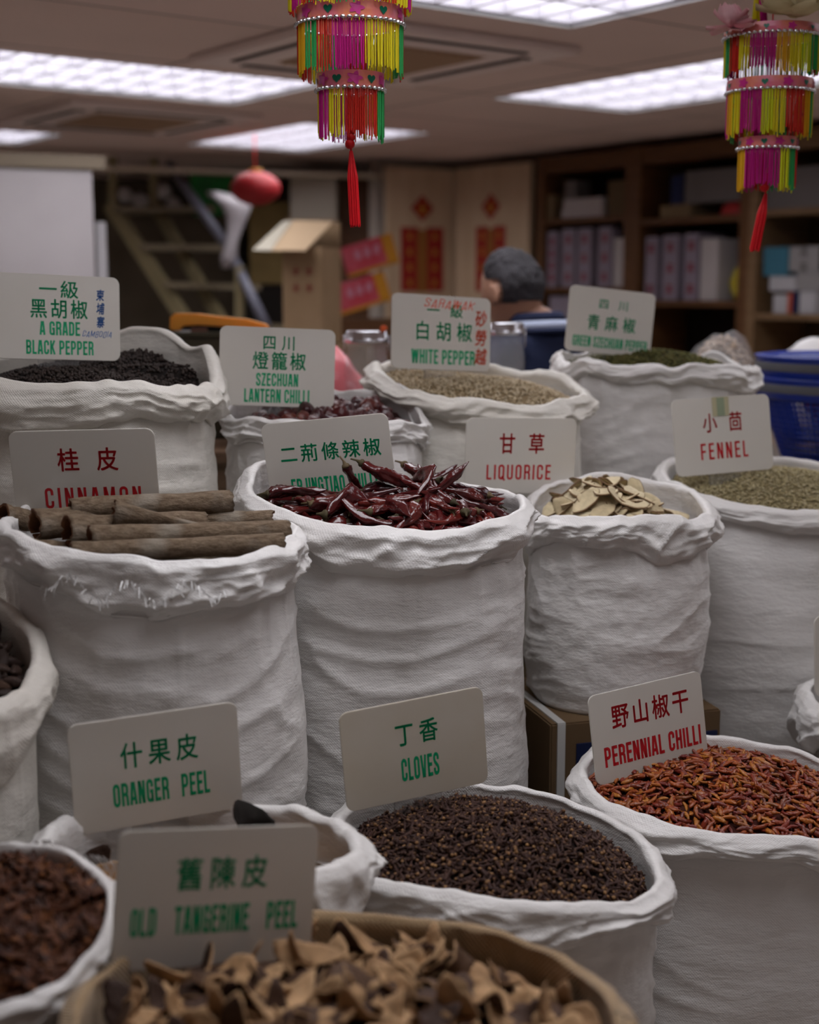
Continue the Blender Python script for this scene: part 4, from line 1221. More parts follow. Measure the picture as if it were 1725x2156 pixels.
# --- cinnamon bark
def bark_material():
    m = bpy.data.materials.new('cinnamon_bark')
    nt, N, L, B = nodes(m)
    B.inputs['Roughness'].default_value = 0.85; B.inputs['Specular IOR Level'].default_value = 0.2
    tc = N.new('ShaderNodeTexCoord'); mp = N.new('ShaderNodeMapping'); mp.inputs['Scale'].default_value = (2.2, 5, 5)
    L.new(tc.outputs['Object'], mp.inputs[0])
    nz = N.new('ShaderNodeTexNoise'); nz.inputs['Scale'].default_value = 26; nz.inputs['Detail'].default_value = 8; nz.inputs['Roughness'].default_value = .65
    L.new(mp.outputs[0], nz.inputs['Vector'])
    rp = N.new('ShaderNodeValToRGB')
    rp.color_ramp.elements[0].position = .3; rp.color_ramp.elements[0].color = (0.105, 0.066, 0.040, 1)
    rp.color_ramp.elements[1].position = .72; rp.color_ramp.elements[1].color = (0.31, 0.23, 0.16, 1)
    e = rp.color_ramp.elements.new(.5); e.color = (0.205, 0.145, 0.095, 1)
    L.new(nz.outputs['Fac'], rp.inputs['Fac'])
    n2 = N.new('ShaderNodeTexNoise'); n2.inputs['Scale'].default_value = 14; n2.inputs['Detail'].default_value = 3
    L.new(tc.outputs['Object'], n2.inputs['Vector'])
    r2 = N.new('ShaderNodeValToRGB'); r2.color_ramp.elements[0].position = .58; r2.color_ramp.elements[1].position = .74
    L.new(n2.outputs['Fac'], r2.inputs['Fac'])
    mx = N.new('ShaderNodeMix'); mx.data_type = 'RGBA'
    L.new(r2.outputs[0], mx.inputs[0]); L.new(rp.outputs[0], mx.inputs[6]); mx.inputs[7].default_value = (0.31, 0.26, 0.205, 1)
    L.new(mx.outputs[2], B.inputs['Base Color'])
    bp = N.new('ShaderNodeBump'); bp.inputs['Strength'].default_value = 1.0; bp.inputs['Distance'].default_value = .007
    L.new(nz.outputs['Fac'], bp.inputs['Height']); L.new(bp.outputs[0], B.inputs['Normal'])
    return m
M_BARK = bark_material()
M_BARKI = pmat('cinnamon_inner', (0.16, 0.065, 0.028), 0.7, 0.2, var=(0.10, 0.04, 0.018), var_scale=40)
def quill(p0, p1, r0, r1_, label, seed, cut=0.0, open_=0.35, squash=1.0):
    """rolled bark: a tube of bark, open at the ends, with a lengthwise slit; cut > 0 tapers the roll away to one side"""
    p0, p1 = Vector(p0), Vector(p1)
    L = (p1-p0).length
    rr = np.random.default_rng(seed)
    nl, na = 36, 26
    O = []; I = []
    for j in range(nl+1):
        t = j/nl
        rad = r0+(r1_-r0)*t
        rad *= 1+.05*math.sin(7*t+seed)+.03*math.sin(17*t+seed*2)
        # the slit turned to the side away from us; the curled lips roll inwards
        op = open_
        span = 2*PI-op
        if cut > 0: span = (2*PI-op)*(1-cut*min(1, t*1.5)**.8)
        for i in range(na+1):
            a = -PI/2+0.5+op/2+span*i/na if cut == 0 else PI*0.95+span*(i/na-.5)+PI*.35
            q = rad*(1+.02*math.sin(3*a+seed)+rr.normal(0, .008))
            lip = 1-.30*max(0, 1-i/3.0)-.30*max(0, 1-(na-i)/3.0)
            x = t*L+.0013*rr.normal()*(1 if j in (0, nl) else 0)
            O.append((x, q*lip*math.cos(a), q*lip*math.sin(a)*squash)); qi = max(q-.0042, q*.55)
            I.append((x, qi*lip*math.cos(a), qi*lip*math.sin(a)*squash))
    V = np.array(O+I); n1 = len(O); W_ = na+1
    Fq = []; mi = []
    for j in range(nl):
        for i in range(na):
            a = j*W_+i; Fq.append((a, a+1, a+1+W_, a+W_)); mi.append(0)
            Fq.append((n1+a, n1+a+W_, n1+a+1+W_, n1+a+1)); mi.append(1)
        for i in (0, na):
            a = j*W_+i; Fq.append((a, a+W_, n1+a+W_, n1+a)); mi.append(1)
    for j in (0, nl):
        for i in range(na):
            a = j*W_+i; Fq.append((a, n1+a, n1+a+1, a+1)); mi.append(1)
    me = mkmesh('cinnamon_stick', V, Fq, [M_BARK, M_BARKI], True, None, mi)
    o = link('cinnamon_stick', me, None, p0)
    d = (p1-p0).normalized()
    o.rotation_euler = d.to_track_quat('X', 'Z').to_euler()
    return tag(o, label, 'cinnamon', 'cinnamon sticks in the cinnamon sack')
Q = quill
Q(at(152, 1164, 1.845), at(598, 1143, 1.93), .0150, .0145, 'nearest cinnamon stick lying along the front rim', 1)
Q(at(188, 1131, 1.865), at(606, 1118, 1.99), .0165, .0155, 'long smooth cinnamon stick in the second row from the front', 2)
Q(at(140, 1120, 1.895), at(430, 1105, 2.01), .0235, .020, 'thick cinnamon stick with a wide dark open end', 3)
Q(at(72, 1106, 1.93), at(330, 1088, 2.05), .0240, .022, 'thickest cinnamon stick, open end below the CINNAMON sign', 4)
Q(at(330, 1100, 2.03), at(574, 1094, 2.06), .0150, .015, 'grey cinnamon stick behind the flared piece, right end showing', 5)
Q(at(148, 1072, 1.97), at(486, 1058, 2.06), .0165, .0195, 'topmost cinnamon stick at the back of the sack', 6)
Q(at(238, 1078, 1.93), at(520, 1112, 1.985), .0215, .012, 'flared piece of cinnamon bark tapering to the right', 7, cut=.62, open_=1.2)
Q(at(202, 1108, 1.93), at(330, 1108, 1.985), .013, .012, 'short reddish piece of bark tucked below the flared one', 8, cut=.3, open_=2.2)
Q(at(4, 1082, 2.00), at(60, 1098, 2.04), .0165, .016, 'short cinnamon stick at the far left beside the sign', 9)
Q(at(60, 1152, 1.88), at(165, 1164, 1.91), .0130, .013, 'short end of cinnamon stick under the pile on the left', 10)
s = SACKS['CN']
hf = heap_fn(s, s.c[0]-.03, 0.06, 2, 0, 0, .96)
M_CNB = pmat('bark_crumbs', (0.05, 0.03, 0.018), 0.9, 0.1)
base_heap('cinnamon_filling', 'bark crumbs below the cinnamon sticks', 'cinnamon', s, hf, M_CNB, 0.0)
for k in range(6):
    x0 = s.X-.13+.02*k*0; yy = s.Y-.12+.045*k
    Q((s.X-.14, yy, s.c[0]-.035), (s.X+.14, yy+.01, s.c[0]-.033), .017, .016, 'cinnamon stick in the lower layer of the pile', 30+k)

# --- liquorice slices
M_LQ = randmat('liquorice_slice', [(0.62, 0.52, 0.33), (0.55, 0.44, 0.26), (0.68, 0.58, 0.39), (0.48, 0.37, 0.21)], 0.7, 0.25, bump=0.4, bump_scale=90, var=.12)
M_LQR = pmat('liquorice_bark', (0.22, 0.13, 0.07), 0.8, 0.2)
def slice_mesh(seed):
    rr = np.random.default_rng(seed)
    n = 26; a_, b_ = .034*rr.uniform(.8, 1.25), .0205*rr.uniform(.85, 1.2); th = .0014
    k = rr.uniform(-3, 6); ph = rr.uniform(0, 6)
    V = []
    for side in (1, -1):
        for q in (0.001, .35, .7, .97):
            for i in range(n):
                a = 2*PI*i/n; w_ = 1+.06*math.sin(3*a+ph)+.03*math.sin(7*a+ph)
                x, y = a_*q*w_*math.cos(a), b_*q*w_*math.sin(a)
                V.append((x, y, k*x*x+3*y*y*math.sin(ph)+th*side))
    o2 = len(V)
    for i in range(n):
        a = 2*PI*i/n; w_ = 1+.06*math.sin(3*a+ph)+.03*math.sin(7*a+ph)
        x, y = a_*w_*math.cos(a), b_*w_*math.sin(a); V.append((x, y, k*x*x+3*y*y*math.sin(ph)))
    Fq = []; mi = []
    h = 4*n
    for sd in (0, 1):
        for j in range(3):
            for i in range(n):
                a, b = sd*h+j*n+i, sd*h+j*n+(i+1) % n
                Fq.append((a, a+n, b+n, b) if sd == 0 else (a, b, b+n, a+n)); mi.append(0)
        Fq.append(tuple(sd*h+i for i in range(n))); mi.append(0)
        for i in range(n):
            a, b = sd*h+3*n+i, sd*h+3*n+(i+1) % n
            Fq.append((a, o2+i, o2+(i+1) % n, b)); mi.append(1)
    return mkmesh('liquorice_slice', V, Fq, [M_LQ, M_LQR], True, None, mi)
LM_ = [slice_mesh(300+k) for k in range(7)]
s = SACKS['LQ']
hf0 = heap_fn(s, s.c[0]+0.022, 0.035, 1.6, -0.40, 0.0, 0.96)
hf = hf0
base_heap('liquorice_filling', 'broken liquorice below the whole slices', 'liquorice', s, hf, M_LQ, 0.02)
lp = []; lR = []
for cnt, dz, tl, sh in ((60, -.010, .3, .84), (46, .004, .32, .70), (22, .016, .26, .5)):
    pts = disc_points(s, cnt, r1, sh, 0.012)
    pts[:, 0] -= .02*(dz > 0)
    R_ = rots(normals(hf, pts[:, 0], pts[:, 1]), r1, np.full(len(pts), tl))
    p_ = np.stack([pts[:, 0], pts[:, 1], hf(pts[:, 0], pts[:, 1])+dz+r1.uniform(-.004, .006, len(pts))], 1)
    bad = (p_[:, 0] < .335) & (p_[:, 1] > 2.655)
    lp.append(p_[~bad]); lR.append(R_[~bad])
pos = np.concatenate(lp); R = np.concatenate(lR)
place(LM_, 'liquorice_slice', pos, R, r1.uniform(.8, 1.1, len(pos)), 'pale oval liquorice slice heaped in the short white sack', 'liquorice slice', 'liquorice slices in their sack')

# --- lantern chillies
M_LN = randmat('lantern_chilli_skin', [(0.045, 0.006, 0.008), (0.075, 0.010, 0.010), (0.03, 0.005, 0.008), (0.16, 0.025, 0.012)], 0.35, 0.4, bump=0.6, bump_scale=70)
LN = [lump_mesh(400+k, .034, .0165, M_LN, 'lantern_chilli', ridges=4) for k in range(4)]
s = SACKS['SL']
hf = heap_fn(s, s.c[0]-0.008, 0.030, 2.0, 0, -.1, .97)
base_heap('lantern_chilli_filling', 'dark lantern chilli skins below the whole pods', 'chillies', s, hf, M_EJB, 0.016)
pts = disc_points(s, 95, r1, .82, .021)
R = rots(normals(hf, pts[:, 0], pts[:, 1]), r1, np.full(len(pts), .9))
pos = np.stack([pts[:, 0], pts[:, 1], hf(pts[:, 0], pts[:, 1])+r1.uniform(-.004, .006, len(pts))], 1)
n2 = np.array([math.sin(math.radians(9.8)), -math.cos(math.radians(9.8))])
dd = (pos[:, 0]+.26)*n2[0]+(pos[:, 1]-2.72)*n2[1]
keep = ~((np.abs(dd) < .02) & (np.abs(pos[:, 0]+.26) < .125))
place(LN, 'lantern_chilli', pos[keep], R[keep], r1.uniform(.85, 1.15, int(keep.sum())), 'round wrinkled dark red chilli below the SZECHUAN LANTERN CHILLI sign', 'chilli', 'lantern chillies in their sack')

# ------------------------------------------------------------------ hanging paper lanterns
M_BAND = pmat('coral_film', (0.66, 0.20, 0.10), 0.25, 0.5, var=(0.58, 0.12, 0.20), var_scale=26)
M_FOIL = pmat('silver_foil', (0.75, 0.75, 0.78), 0.18, 0.5, metal=1.0, bump=0.5, bump_scale=90)
M_HEART = pmat('green_foil', (0.0, 0.11, 0.06), 0.3, 0.5)
M_FLOWERP = pmat('magenta_foil', (0.50, 0.02, 0.20), 0.3, 0.5)
def fringe_mat(name, col):
    m = pmat(name, col, 0.6, 0.3)
    nt = m.node_tree; B = nt.nodes['Principled BSDF']
    tr = nt.nodes.new('ShaderNodeBsdfTranslucent'); tr.inputs[0].default_value = (*col, 1)
    mx = nt.nodes.new('ShaderNodeMixShader'); mx.inputs[0].default_value = 0.25
    nt.links.new(B.outputs[0], mx.inputs[1]); nt.links.new(tr.outputs[0], mx.inputs[2])
    nt.links.new(mx.outputs[0], nt.nodes['Material Output'].inputs[0])
    return m
FR = {'y': fringe_mat('yellow_fringe', (0.78, 0.66, 0.015)), 'm': fringe_mat('magenta_fringe', (0.58, 0.010, 0.24)), 'g': fringe_mat('green_fringe', (0.04, 0.42, 0.11)),
      'r': fringe_mat('red_fringe', (0.62, 0.025, 0.012)), 'o': fringe_mat('orange_fringe', (0.80, 0.44, 0.012)), 'l': fringe_mat('lime_fringe', (0.75, 0.80, 0.02))}
FRN = {'y': 'yellow fringe', 'm': 'magenta fringe', 'g': 'green fringe', 'r': 'red fringe', 'o': 'orange fringe', 'l': 'lime fringe'}
M_TASSEL = pmat('red_tassel', (0.62, 0.006, 0.012), 0.5, 0.3)
def tier(root, c, r, z_top, band_h, fr_len, colours, seed):
    """a film hoop with hearts, a scalloped foil trim and a fringe in colour panels"""
    rr = np.random.default_rng(seed)
    n = 72
    V, Fq = lathe([(r-.002, z_top), (r+.0015, z_top+.001), (r+.002, z_top-band_h*.5), (r+.0015, z_top-band_h), (r-.002, z_top-band_h)], n, c[0], c[1])
    mi = [0]*len(Fq)
    V = list(V)
    nh = 12
    for k in range(nh):
        a = 2*PI*(k+.3)/nh
        m = 1 if k % 2 == 0 else 2
        sz = band_h*.30
        shp = []
        if m == 1:
            for q in np.linspace(0, 2*PI, 16, endpoint=False):
                shp.append((16*math.sin(q)**3/16*sz, (13*math.cos(q)-5*math.cos(2*q)-2*math.cos(3*q)-math.cos(4*q))/16*sz))
        else:
            for q in np.linspace(0, 2*PI, 20, endpoint=False):
                d = sz*(1.15+.35*math.cos(5*q)); shp.append((d*math.cos(q)*1.2, d*math.sin(q)))
        o = len(V)
        for u, w_ in shp:
            aa = a+u/r; V.append((c[0]+(r+.0032)*math.cos(aa), c[1]+(r+.0032)*math.sin(aa), z_top-band_h*.46+w_))
        Fq.append(tuple(range(o, o+len(shp)))); mi.append(m)
    hp = link('hoop', mkmesh('hoop', np.array(V)-np.array(c), Fq, [M_BAND, M_HEART, M_FLOWERP], False, None, mi), root)
    iv2, fi2 = ico(1)
    V = []; Fq = []
    nb = int(2*PI*r/.0105)
    for k in range(nb):
        a = 2*PI*k/nb; o = len(V)
        ctr = np.array([c[0]+(r+.002)*math.cos(a), c[1]+(r+.002)*math.sin(a), z_top-band_h])
        V += [tuple(p*np.array([.0055, .0055, .0042])+ctr) for p in iv2]; Fq += [tuple(i+o for i in f) for f in fi2]
    link('foil_trim', mkmesh('foil_trim', np.array(V)-np.array(c), Fq, M_FOIL), hp)
    npan = len(colours)
    for k, cl in enumerate(colours):
        V = []; Fq = []
        a0, a1 = 2*PI*k/npan, 2*PI*(k+1)/npan
        ns = max(8, int((a1-a0)*r/.0030))
        ln = fr_len*rr.uniform(.92, 1.04)
        for i in range(ns):
            a = a0+(a1-a0)*(i+.5+rr.uniform(-.3, .3))/ns
            rad = r-.001+rr.uniform(-.002, .002); L = ln*rr.uniform(.90, 1.05)
            dv = rr.normal(0, .006); o = len(V)
            for j in range(4):
                t = j/3
                ctr = (c[0]+rad*math.cos(a+dv*t*t*1.5), c[1]+rad*math.sin(a+dv*t*t*1.5), z_top-band_h-.001-L*t)
                for q in range(3):
                    aa = q*2*PI/3+a; V.append((ctr[0]+.0014*math.cos(aa), ctr[1]+.0014*math.sin(aa), ctr[2]))
            for j in range(3):
                for q in range(3): Fq.append((o+j*3+q, o+j*3+(q+1) % 3, o+(j+1)*3+(q+1) % 3, o+(j+1)*3+q))
        ob = link('fringe', mkmesh('fringe', np.array(V)-np.array(c), Fq, FR[cl], True), hp); tag(ob, FRN[cl])

def tassel(root, c, z0, z1, lean=(0, 0), w=.010, knot=True):
    bm = bmesh.new()
    top = Vector((0, 0, z0-c[2])); bot = Vector((lean[0], lean[1], z1-c[2]))
    rr = random.Random(3)
    for k in range(70):
        a = rr.uniform(0, 2*PI); q = math.sqrt(rr.random())*w
        d = Vector((math.cos(a)*q, math.sin(a)*q, 0))
        p0 = top+d*.25; pm = top.lerp(bot, .35)+d*.95; p1 = bot+d+Vector((0, 0, rr.uniform(-.004, .003)))
        add_tube(bm, p0, pm, .0011, n=4, cap=False); add_tube(bm, pm, p1, .0011, n=4, cap=False)
    from_bm('tassel', bm, M_TASSEL, root, True)
    bm = bmesh.new()
    add_tube(bm, (0, 0, z0-c[2]-.005), (0, 0, z0-c[2]+.05), .002, n=6)
    if knot:
        for k in range(3): 
            r_ = bmesh.ops.create_icosphere(bm, subdivisions=2, radius=.009-.0015*k)
            bmesh.ops.translate(bm, vec=(.002*k-.002, .002, z0-c[2]+.012+.011*k), verts=r_['verts'])
    ob = from_bm('tassel_knot', bm, M_TASSEL, root, True)

def lantern(label, px, Y, tiers, tass, top_y, extra=None):
    k = ppm(Y)*1.0
    zt = lambda py: at(px, py, Y).z
    c = at(px, tiers[0][2], Y)
    root = empty('paper_lantern', c); tag(root, label, 'lantern', 'hanging festival lanterns')
    for i, (wpx, y0, y1, y2, cols) in enumerate(tiers):
        tier(root, c, wpx/2/k, zt(y0), zt(y0)-zt(y1), zt(y1)-zt(y2), cols, 10+i+int(px))
    tassel(root, c, zt(tass[0]), zt(tass[1]), lean=tass[2])
    bm = bmesh.new()
    add_tube(bm, (0, 0, zt(tass[0])-c.z), (0, 0, CEIL-c.z), .0016, n=6)
    from_bm('cord', bm, M_TASSEL, root, True)
    # wires that carry the hoops
    bm = bmesh.new()
    for i in range(len(tiers)-1):
        for q in range(6):
            a = q*PI/3
            add_tube(bm, (tiers[i][0]/2/k*math.cos(a), tiers[i][0]/2/k*math.sin(a), zt(tiers[i][0+1])-c.z), (tiers[i+1][0]/2/k*math.cos(a), tiers[i+1][0]/2/k*math.sin(a), zt(tiers[i+1][1])-c.z), .0009, n=4)
    from_bm('wire', bm, M_STEEL, root)
    return root, c, zt
# panels start at the right-hand side and run round by the back to the left and then the front
lantern('tall festival lantern with two lower tiers hanging left of centre', 737, 2.45,
        [(245, -70, -38, 26, 'yrymyogyrymrygyrym'), (212, 22, 56, 160, 'rgyyrmgyryrogrmmyyyg'), (133, 158, 192, 292, 'gyrmyymyrrg')], (318, 474, (.006, 0, 0)), 0)
rl, rc, zt = lantern('festival lantern with a pink flower hanging near the right edge', 1626, 2.75,
        [(186, 62, 82, 160, 'rgyymgyrmoygrymmoylgyr'), (168, 172, 196, 290, 'oyrgymyrgymoymmlyrrogy'), (114, 292, 314, 398, 'lygrmyoommmlgr')], (408, 526, (-.018, 0, 0)), 0)
# flowers on top of the right lantern
M_PINKF = pmat('pink_tissue', (0.75, 0.34, 0.38), 0.8, 0.2, var=(0.80, 0.50, 0.52), var_scale=25)
M_CREAMF = pmat('cream_tissue', (0.72, 0.62, 0.38), 0.8, 0.2, var=(0.58, 0.50, 0.28), var_scale=20)
def flower(root, c, pos, r, mat, lb, seed, flat=1.0):
    rr = np.random.default_rng(seed)
    V = []; Fq = []
    for k in range(24):
        a = rr.uniform(0, 2*PI); el = rr.uniform(-.6, 1.2); L = r*rr.uniform(.7, 1.1)
        d = np.array([math.cos(a)*math.cos(el), math.sin(a)*math.cos(el), math.sin(el)*flat]); t = np.array([-math.sin(a), math.cos(a), 0]); nn = np.cross(d, t)
        o = len(V)
        for j in range(5):
            q = j/4
            wd = L*.38*math.sin(PI*min(1, q*.8+.12))
            for i in range(5):
                u = (i/4-.5)*2
                p = d*L*q+t*wd*u+nn*(.25*L*q*q+.12*L*u*u+.05*L*math.sin(5*u+k)*q)
                V.append(p)
        for j in range(4):
            for i in range(4): Fq.append((o+j*5+i, o+j*5+i+1, o+j*5+i+6, o+j*5+i+5))
    ob = link('paper_flower', mkmesh('paper_flower', np.array(V)+np.array(pos)-np.array(c), Fq, mat, True), root); tag(ob, lb)
flower(rl, rc, at(1542, 58, 2.70), .046, M_PINKF, 'pink tissue flower', 3)
flower(rl, rc, at(1672, 30, 2.66), .072, M_CREAMF, 'cream tissue flower', 4, .6)
bm = bmesh.new()
for dx, m in ((-38, 0), (-28, 0)): add_tube(bm, at(1626+dx, 64, 2.74)-rc, at(1626+dx+12, -60, 2.74)-rc, .006, n=8)
ob = from_bm('ribbon', bm, FR['y'], rl, True)
bm = bmesh.new(); add_tube(bm, at(1610, 64, 2.73)-rc, at(1602, -60, 2.74)-rc, .007, n=8); ob = from_bm('ribbon', bm, FR['m'], rl, True)

# ------------------------------------------------------------------ things on the counters behind the sacks
M_COUNTER = pmat('counter_wood', (0.16, 0.10, 0.06), 0.5, 0.3, var=(0.12, 0.07, 0.04), var_scale=4, stretch=(1, 6, 6))
def counter(label, x0, x1, y0, y1, h, rz=0):
    root = empty('counter', ((x0+x1)/2, (y0+y1)/2, 0)); tag(root, label, 'counter')
    bm = bmesh.new(); add_box(bm, (0, 0, h/2-.015), (x1-x0-.06, y1-y0-.06, h-.03)); from_bm('cabinet', bm, M_COUNTER, root)
    bm = bmesh.new(); add_box(bm, (0, 0, h-.015), (x1-x0, y1-y0, .03), bev=.004); from_bm('counter_top', bm, M_COUNTER, root)
counter('wooden counter behind the back row of sacks, left', -1.35, 0.30, 3.26, 3.72, 1.16)
counter('wooden counter behind the green pepper sack, right', 0.86, 2.2, 3.30, 4.35, 1.10)

# pink plastic bag
M_PINK = pmat('pink_plastic', (0.75, 0.17, 0.20), 0.25, 0.5, var=(0.78, 0.27, 0.29), var_scale=6, bump=0.3, bump_scale=18, sss=.15)
def blob(name, c, rad, mat, seed, lab, cat, amp=.1, fr=2.2, sub=4, kind=None):
    V, Fq = ico(sub)
    n = fbm(V[:, 0]*fr, V[:, 1]*fr, V[:, 2]*fr, seed, 3)
    rg = ridge(V[:, 0]*fr*1.3+4, V[:, 1]*fr*1.3, V[:, 2]*fr*.7, seed+3)
    P = V*(1+amp*n+amp*.35*rg)[:, None]*np.array(rad)
    P[:, 2] = np.maximum(P[:, 2], -rad[2]*.86)
    me = mkmesh(name, P, Fq, mat)
    o = link(name, me, None, c); tag(o, lab, cat); return o
pb = at(612, 800, 3.46)
blob('plastic_bag', (pb.x, pb.y, 1.16+.128), (.178, .12, .148), M_PINK, 5, 'bulging pink plastic bag behind the SZECHUAN LANTERN CHILLI sign', 'bag', .07)
# yellow tool on an olive tray
M_ORANGE = pmat('orange_plastic', (0.80, 0.33, 0.035), 0.35, 0.5)
M_OLIVE = pmat('olive_tin', (0.055, 0.050, 0.028), 0.5, 0.4)
M_STICK = pmat('brown_sticker', (0.16, 0.07, 0.05), 0.5, 0.4)
Yt = 3.60
c0 = at(460, 684, Yt)
tr = empty('storage_tin', (at(430, 760, Yt).x, Yt+.02, 1.16)); tag(tr, 'olive storage tin under the orange tool', 'tin')
bm = bmesh.new(); hh = at(430, 702, Yt).z-1.16; add_box(bm, (0, 0, hh/2), (.16, .14, hh), bev=.008); from_bm('tin_body', bm, M_OLIVE, tr)
bm = bmesh.new(); add_box(bm, (0, 0, hh-.004), (.168, .148, .016), bev=.004); from_bm('tin_lid', bm, M_OLIVE, tr)
zt0 = 1.16+hh+.005
ot = empty('packing_tool', (c0.x, Yt, zt0)); tag(ot, 'orange handled packing tool with a brown sticker lying on the olive tin', 'tool')
kk = 1/ppm(Yt)
bm = bmesh.new()
zc = at(460, 678, Yt).z-zt0
V = []
outline = [(-100, -16), (-98, 10), (-88, 18), (-40, 17), (0, 12), (60, 6), (104, -6), (104, -16), (60, -14), (0, -9), (-40, -6), (-70, -8), (-80, -18)]
fr_ = [bm.verts.new((x*kk, -.02, zc+y*kk)) for x, y in outline]
f = bm.faces.new(fr_); r_ = bmesh.ops.extrude_face_region(bm, geom=[f]); bmesh.ops.translate(bm, vec=(0, .045, 0), verts=[v for v in r_['geom'] if isinstance(v, bmesh.types.BMVert)])
bmesh.ops.recalc_face_normals(bm, faces=bm.faces[:])
bmesh.ops.bevel(bm, geom=[e for e in bm.edges if e.calc_face_angle(0) > 1.2], offset=.004, segments=2, affect='EDGES')
from_bm('handle', bm, M_ORANGE, ot)
bm = bmesh.new(); add_box(bm, (-20*kk, 0, (zc-6*kk)/2), (110*kk, .036, zc-6*kk+.0), bev=.004); from_bm('tool_body', bm, M_DARK, ot)
bm = bmesh.new(); add_box(bm, (-38*kk, -.0195, zc-20*kk), (34*kk, .002, 20*kk)); from_bm('sticker', bm, M_STICK, ot)
bm = bmesh.new(); add_box(bm, (-66*kk, -.0195, zc-22*kk), (20*kk, .002, 12*kk)); from_bm('label', bm, M_WHITE, ot)

# glass jars with clip lids
M_GLASS = pmat('jar_glass', (0.75, 0.77, 0.80), 0.06, 0.6, alpha=.11)
M_GLASSL = pmat('lid_metal', (0.62, 0.62, 0.66), 0.22, 0.5, metal=1.0)
M_ORCLIP = pmat('orange_seal', (0.75, 0.13, 0.03), 0.5, 0.4)
def jar(label, px, Y, wpx, ytop, ylid, z0):
    k = 1/ppm(Y); r = wpx*k/2
    c = at(px, ytop, Y); ztop = c.z; zl = at(px, ylid, Y).z
    root = empty('glass_jar', (c.x, Y, z0)); tag(root, label, 'jar', 'glass storage jars')
    H_ = zl-z0
    V, Fq = lathe([(0, .002), (r*.9, .002), (r*.98, .012), (r, H_*.72), (r*.93, H_*.86), (r*.88, H_*.9), (r*.9, H_), (r*.85, H_), (r*.83, H_*.9), (r*.9, H_*.84), (r*.95, H_*.70), (r*.93, .018), (0, .012)], 36)
    link('glass_body', mkmesh('glass_body', V, Fq, M_GLASS), root)
    t = ztop-zl
    V, Fq = lathe([(0, H_+t), (r*.84, H_+t), (r*.9, H_+t*.92), (r*.92, H_+t*.45), (r*.96, H_+t*.4), (r*.96, H_+t*.1), (r*.92, H_+.0005), (0, H_+.0005)], 36)
    link('lid', mkmesh('lid', V, Fq, M_GLASSL), root)
    bm = bmesh.new()
    for sx in (-1, 1):
        add_tube(bm, (sx*r*.97, 0, H_-.03), (sx*r*.99, 0, H_+t*.6), .0018, n=6)
    add_tube(bm, (-r*.99, 0, H_+t*.6), (-r*.3, -r*.98, H_+t*.2), .0018, n=6); add_tube(bm, (r*.99, 0, H_+t*.6), (r*.3, -r*.98, H_+t*.2), .0018, n=6)
    from_bm('wire_clip', bm, M_STEEL, root, True)
    return root, r, H_, t
jar('glass jar with metal lid in front of the man, right of the WHITE PEPPER sign', 1066, 3.52, 82, 679, 706, 1.19)
jr, r_j, H_j, t_j = jar('glass jar with metal lid left of the WHITE PEPPER sign', 772, 3.40, 96, 696, 722, 1.16)
bm = bmesh.new(); add_box(bm, (r_j*.75, -r_j*.3, H_j+t_j+.006), (.016, .03, .013), bev=.003); from_bm('seal_tab', bm, M_ORCLIP, jr)

# clear bag of beige pieces, white bundle, blue baskets on the right counter
M_CLEARBAG = pmat('clear_film', (0.95, 0.95, 0.97), 0.12, 0.5, alpha=.13, bump=.6, bump_scale=30)
M_BEIGE = randmat('beige_chips', [(0.42, 0.30, 0.21), (0.52, 0.40, 0.30), (0.33, 0.23, 0.16), (0.48, 0.38, 0.30)], .7, .3)
Yb = 3.85
cb = at(1522, 735, Yb)
root = empty('produce_bag', (cb.x, Yb, 1.10)); tag(root, 'clear plastic bag of beige dried pieces beside the blue baskets', 'bag')
rx_ = 78/ppm(Yb); top = at(1530, 697, Yb).z
hz = top-1.10
iv3, fi3 = ico(3)
n3 = fbm(iv3[:, 0]*2, iv3[:, 1]*2, iv3[:, 2]*2, 8, 3)
P = iv3*(1+.10*n3)[:, None]*np.array([rx_*1.02, .11, hz/2]); P[:, 2] = P[:, 2]+hz/2
P[:, 2] = np.clip(P[:, 2], .002, None)
ob = link('film', mkmesh('film', P, fi3, M_CLEARBAG), root)
V = []; Fq = []; rr = np.random.default_rng(9)
for k in range(900):
    d = rr.normal(0, 1, 3); d /= np.linalg.norm(d); d *= rr.uniform(.92, 1.02)
    ctr = d*np.array([rx_*.88, .10, hz/2*.92])+np.array([0, 0, hz/2-.004])
    if ctr[2] < .012: continue
    o = len(V); sc_ = rr.uniform(.005, .009); Rq = np.array(Euler(rr.uniform(0, 6, 3)).to_matrix())
    V += [tuple(Rq @ (p*np.array([1.3, 1, .5])*sc_)+ctr) for p in iv]; Fq += [tuple(i+o for i in f) for f in fi]
ob = link('dried_pieces', mkmesh('dried_pieces', V, Fq, M_BEIGE), root); tag(ob, 'beige dried pieces', kind='stuff')
bm = bmesh.new()
wb = at(1722, 745, 4.15)
M_WBAG = pmat('white_bag_plastic', (0.80, 0.78, 0.77), 0.3, 0.5, bump=.3, bump_scale=20)
blob('white_bundle', (wb.x, 4.15, 1.10+.14), (.128, .12, .165), M_WBAG, 12, 'round white plastic bundle behind the blue baskets', 'bundle', .04)

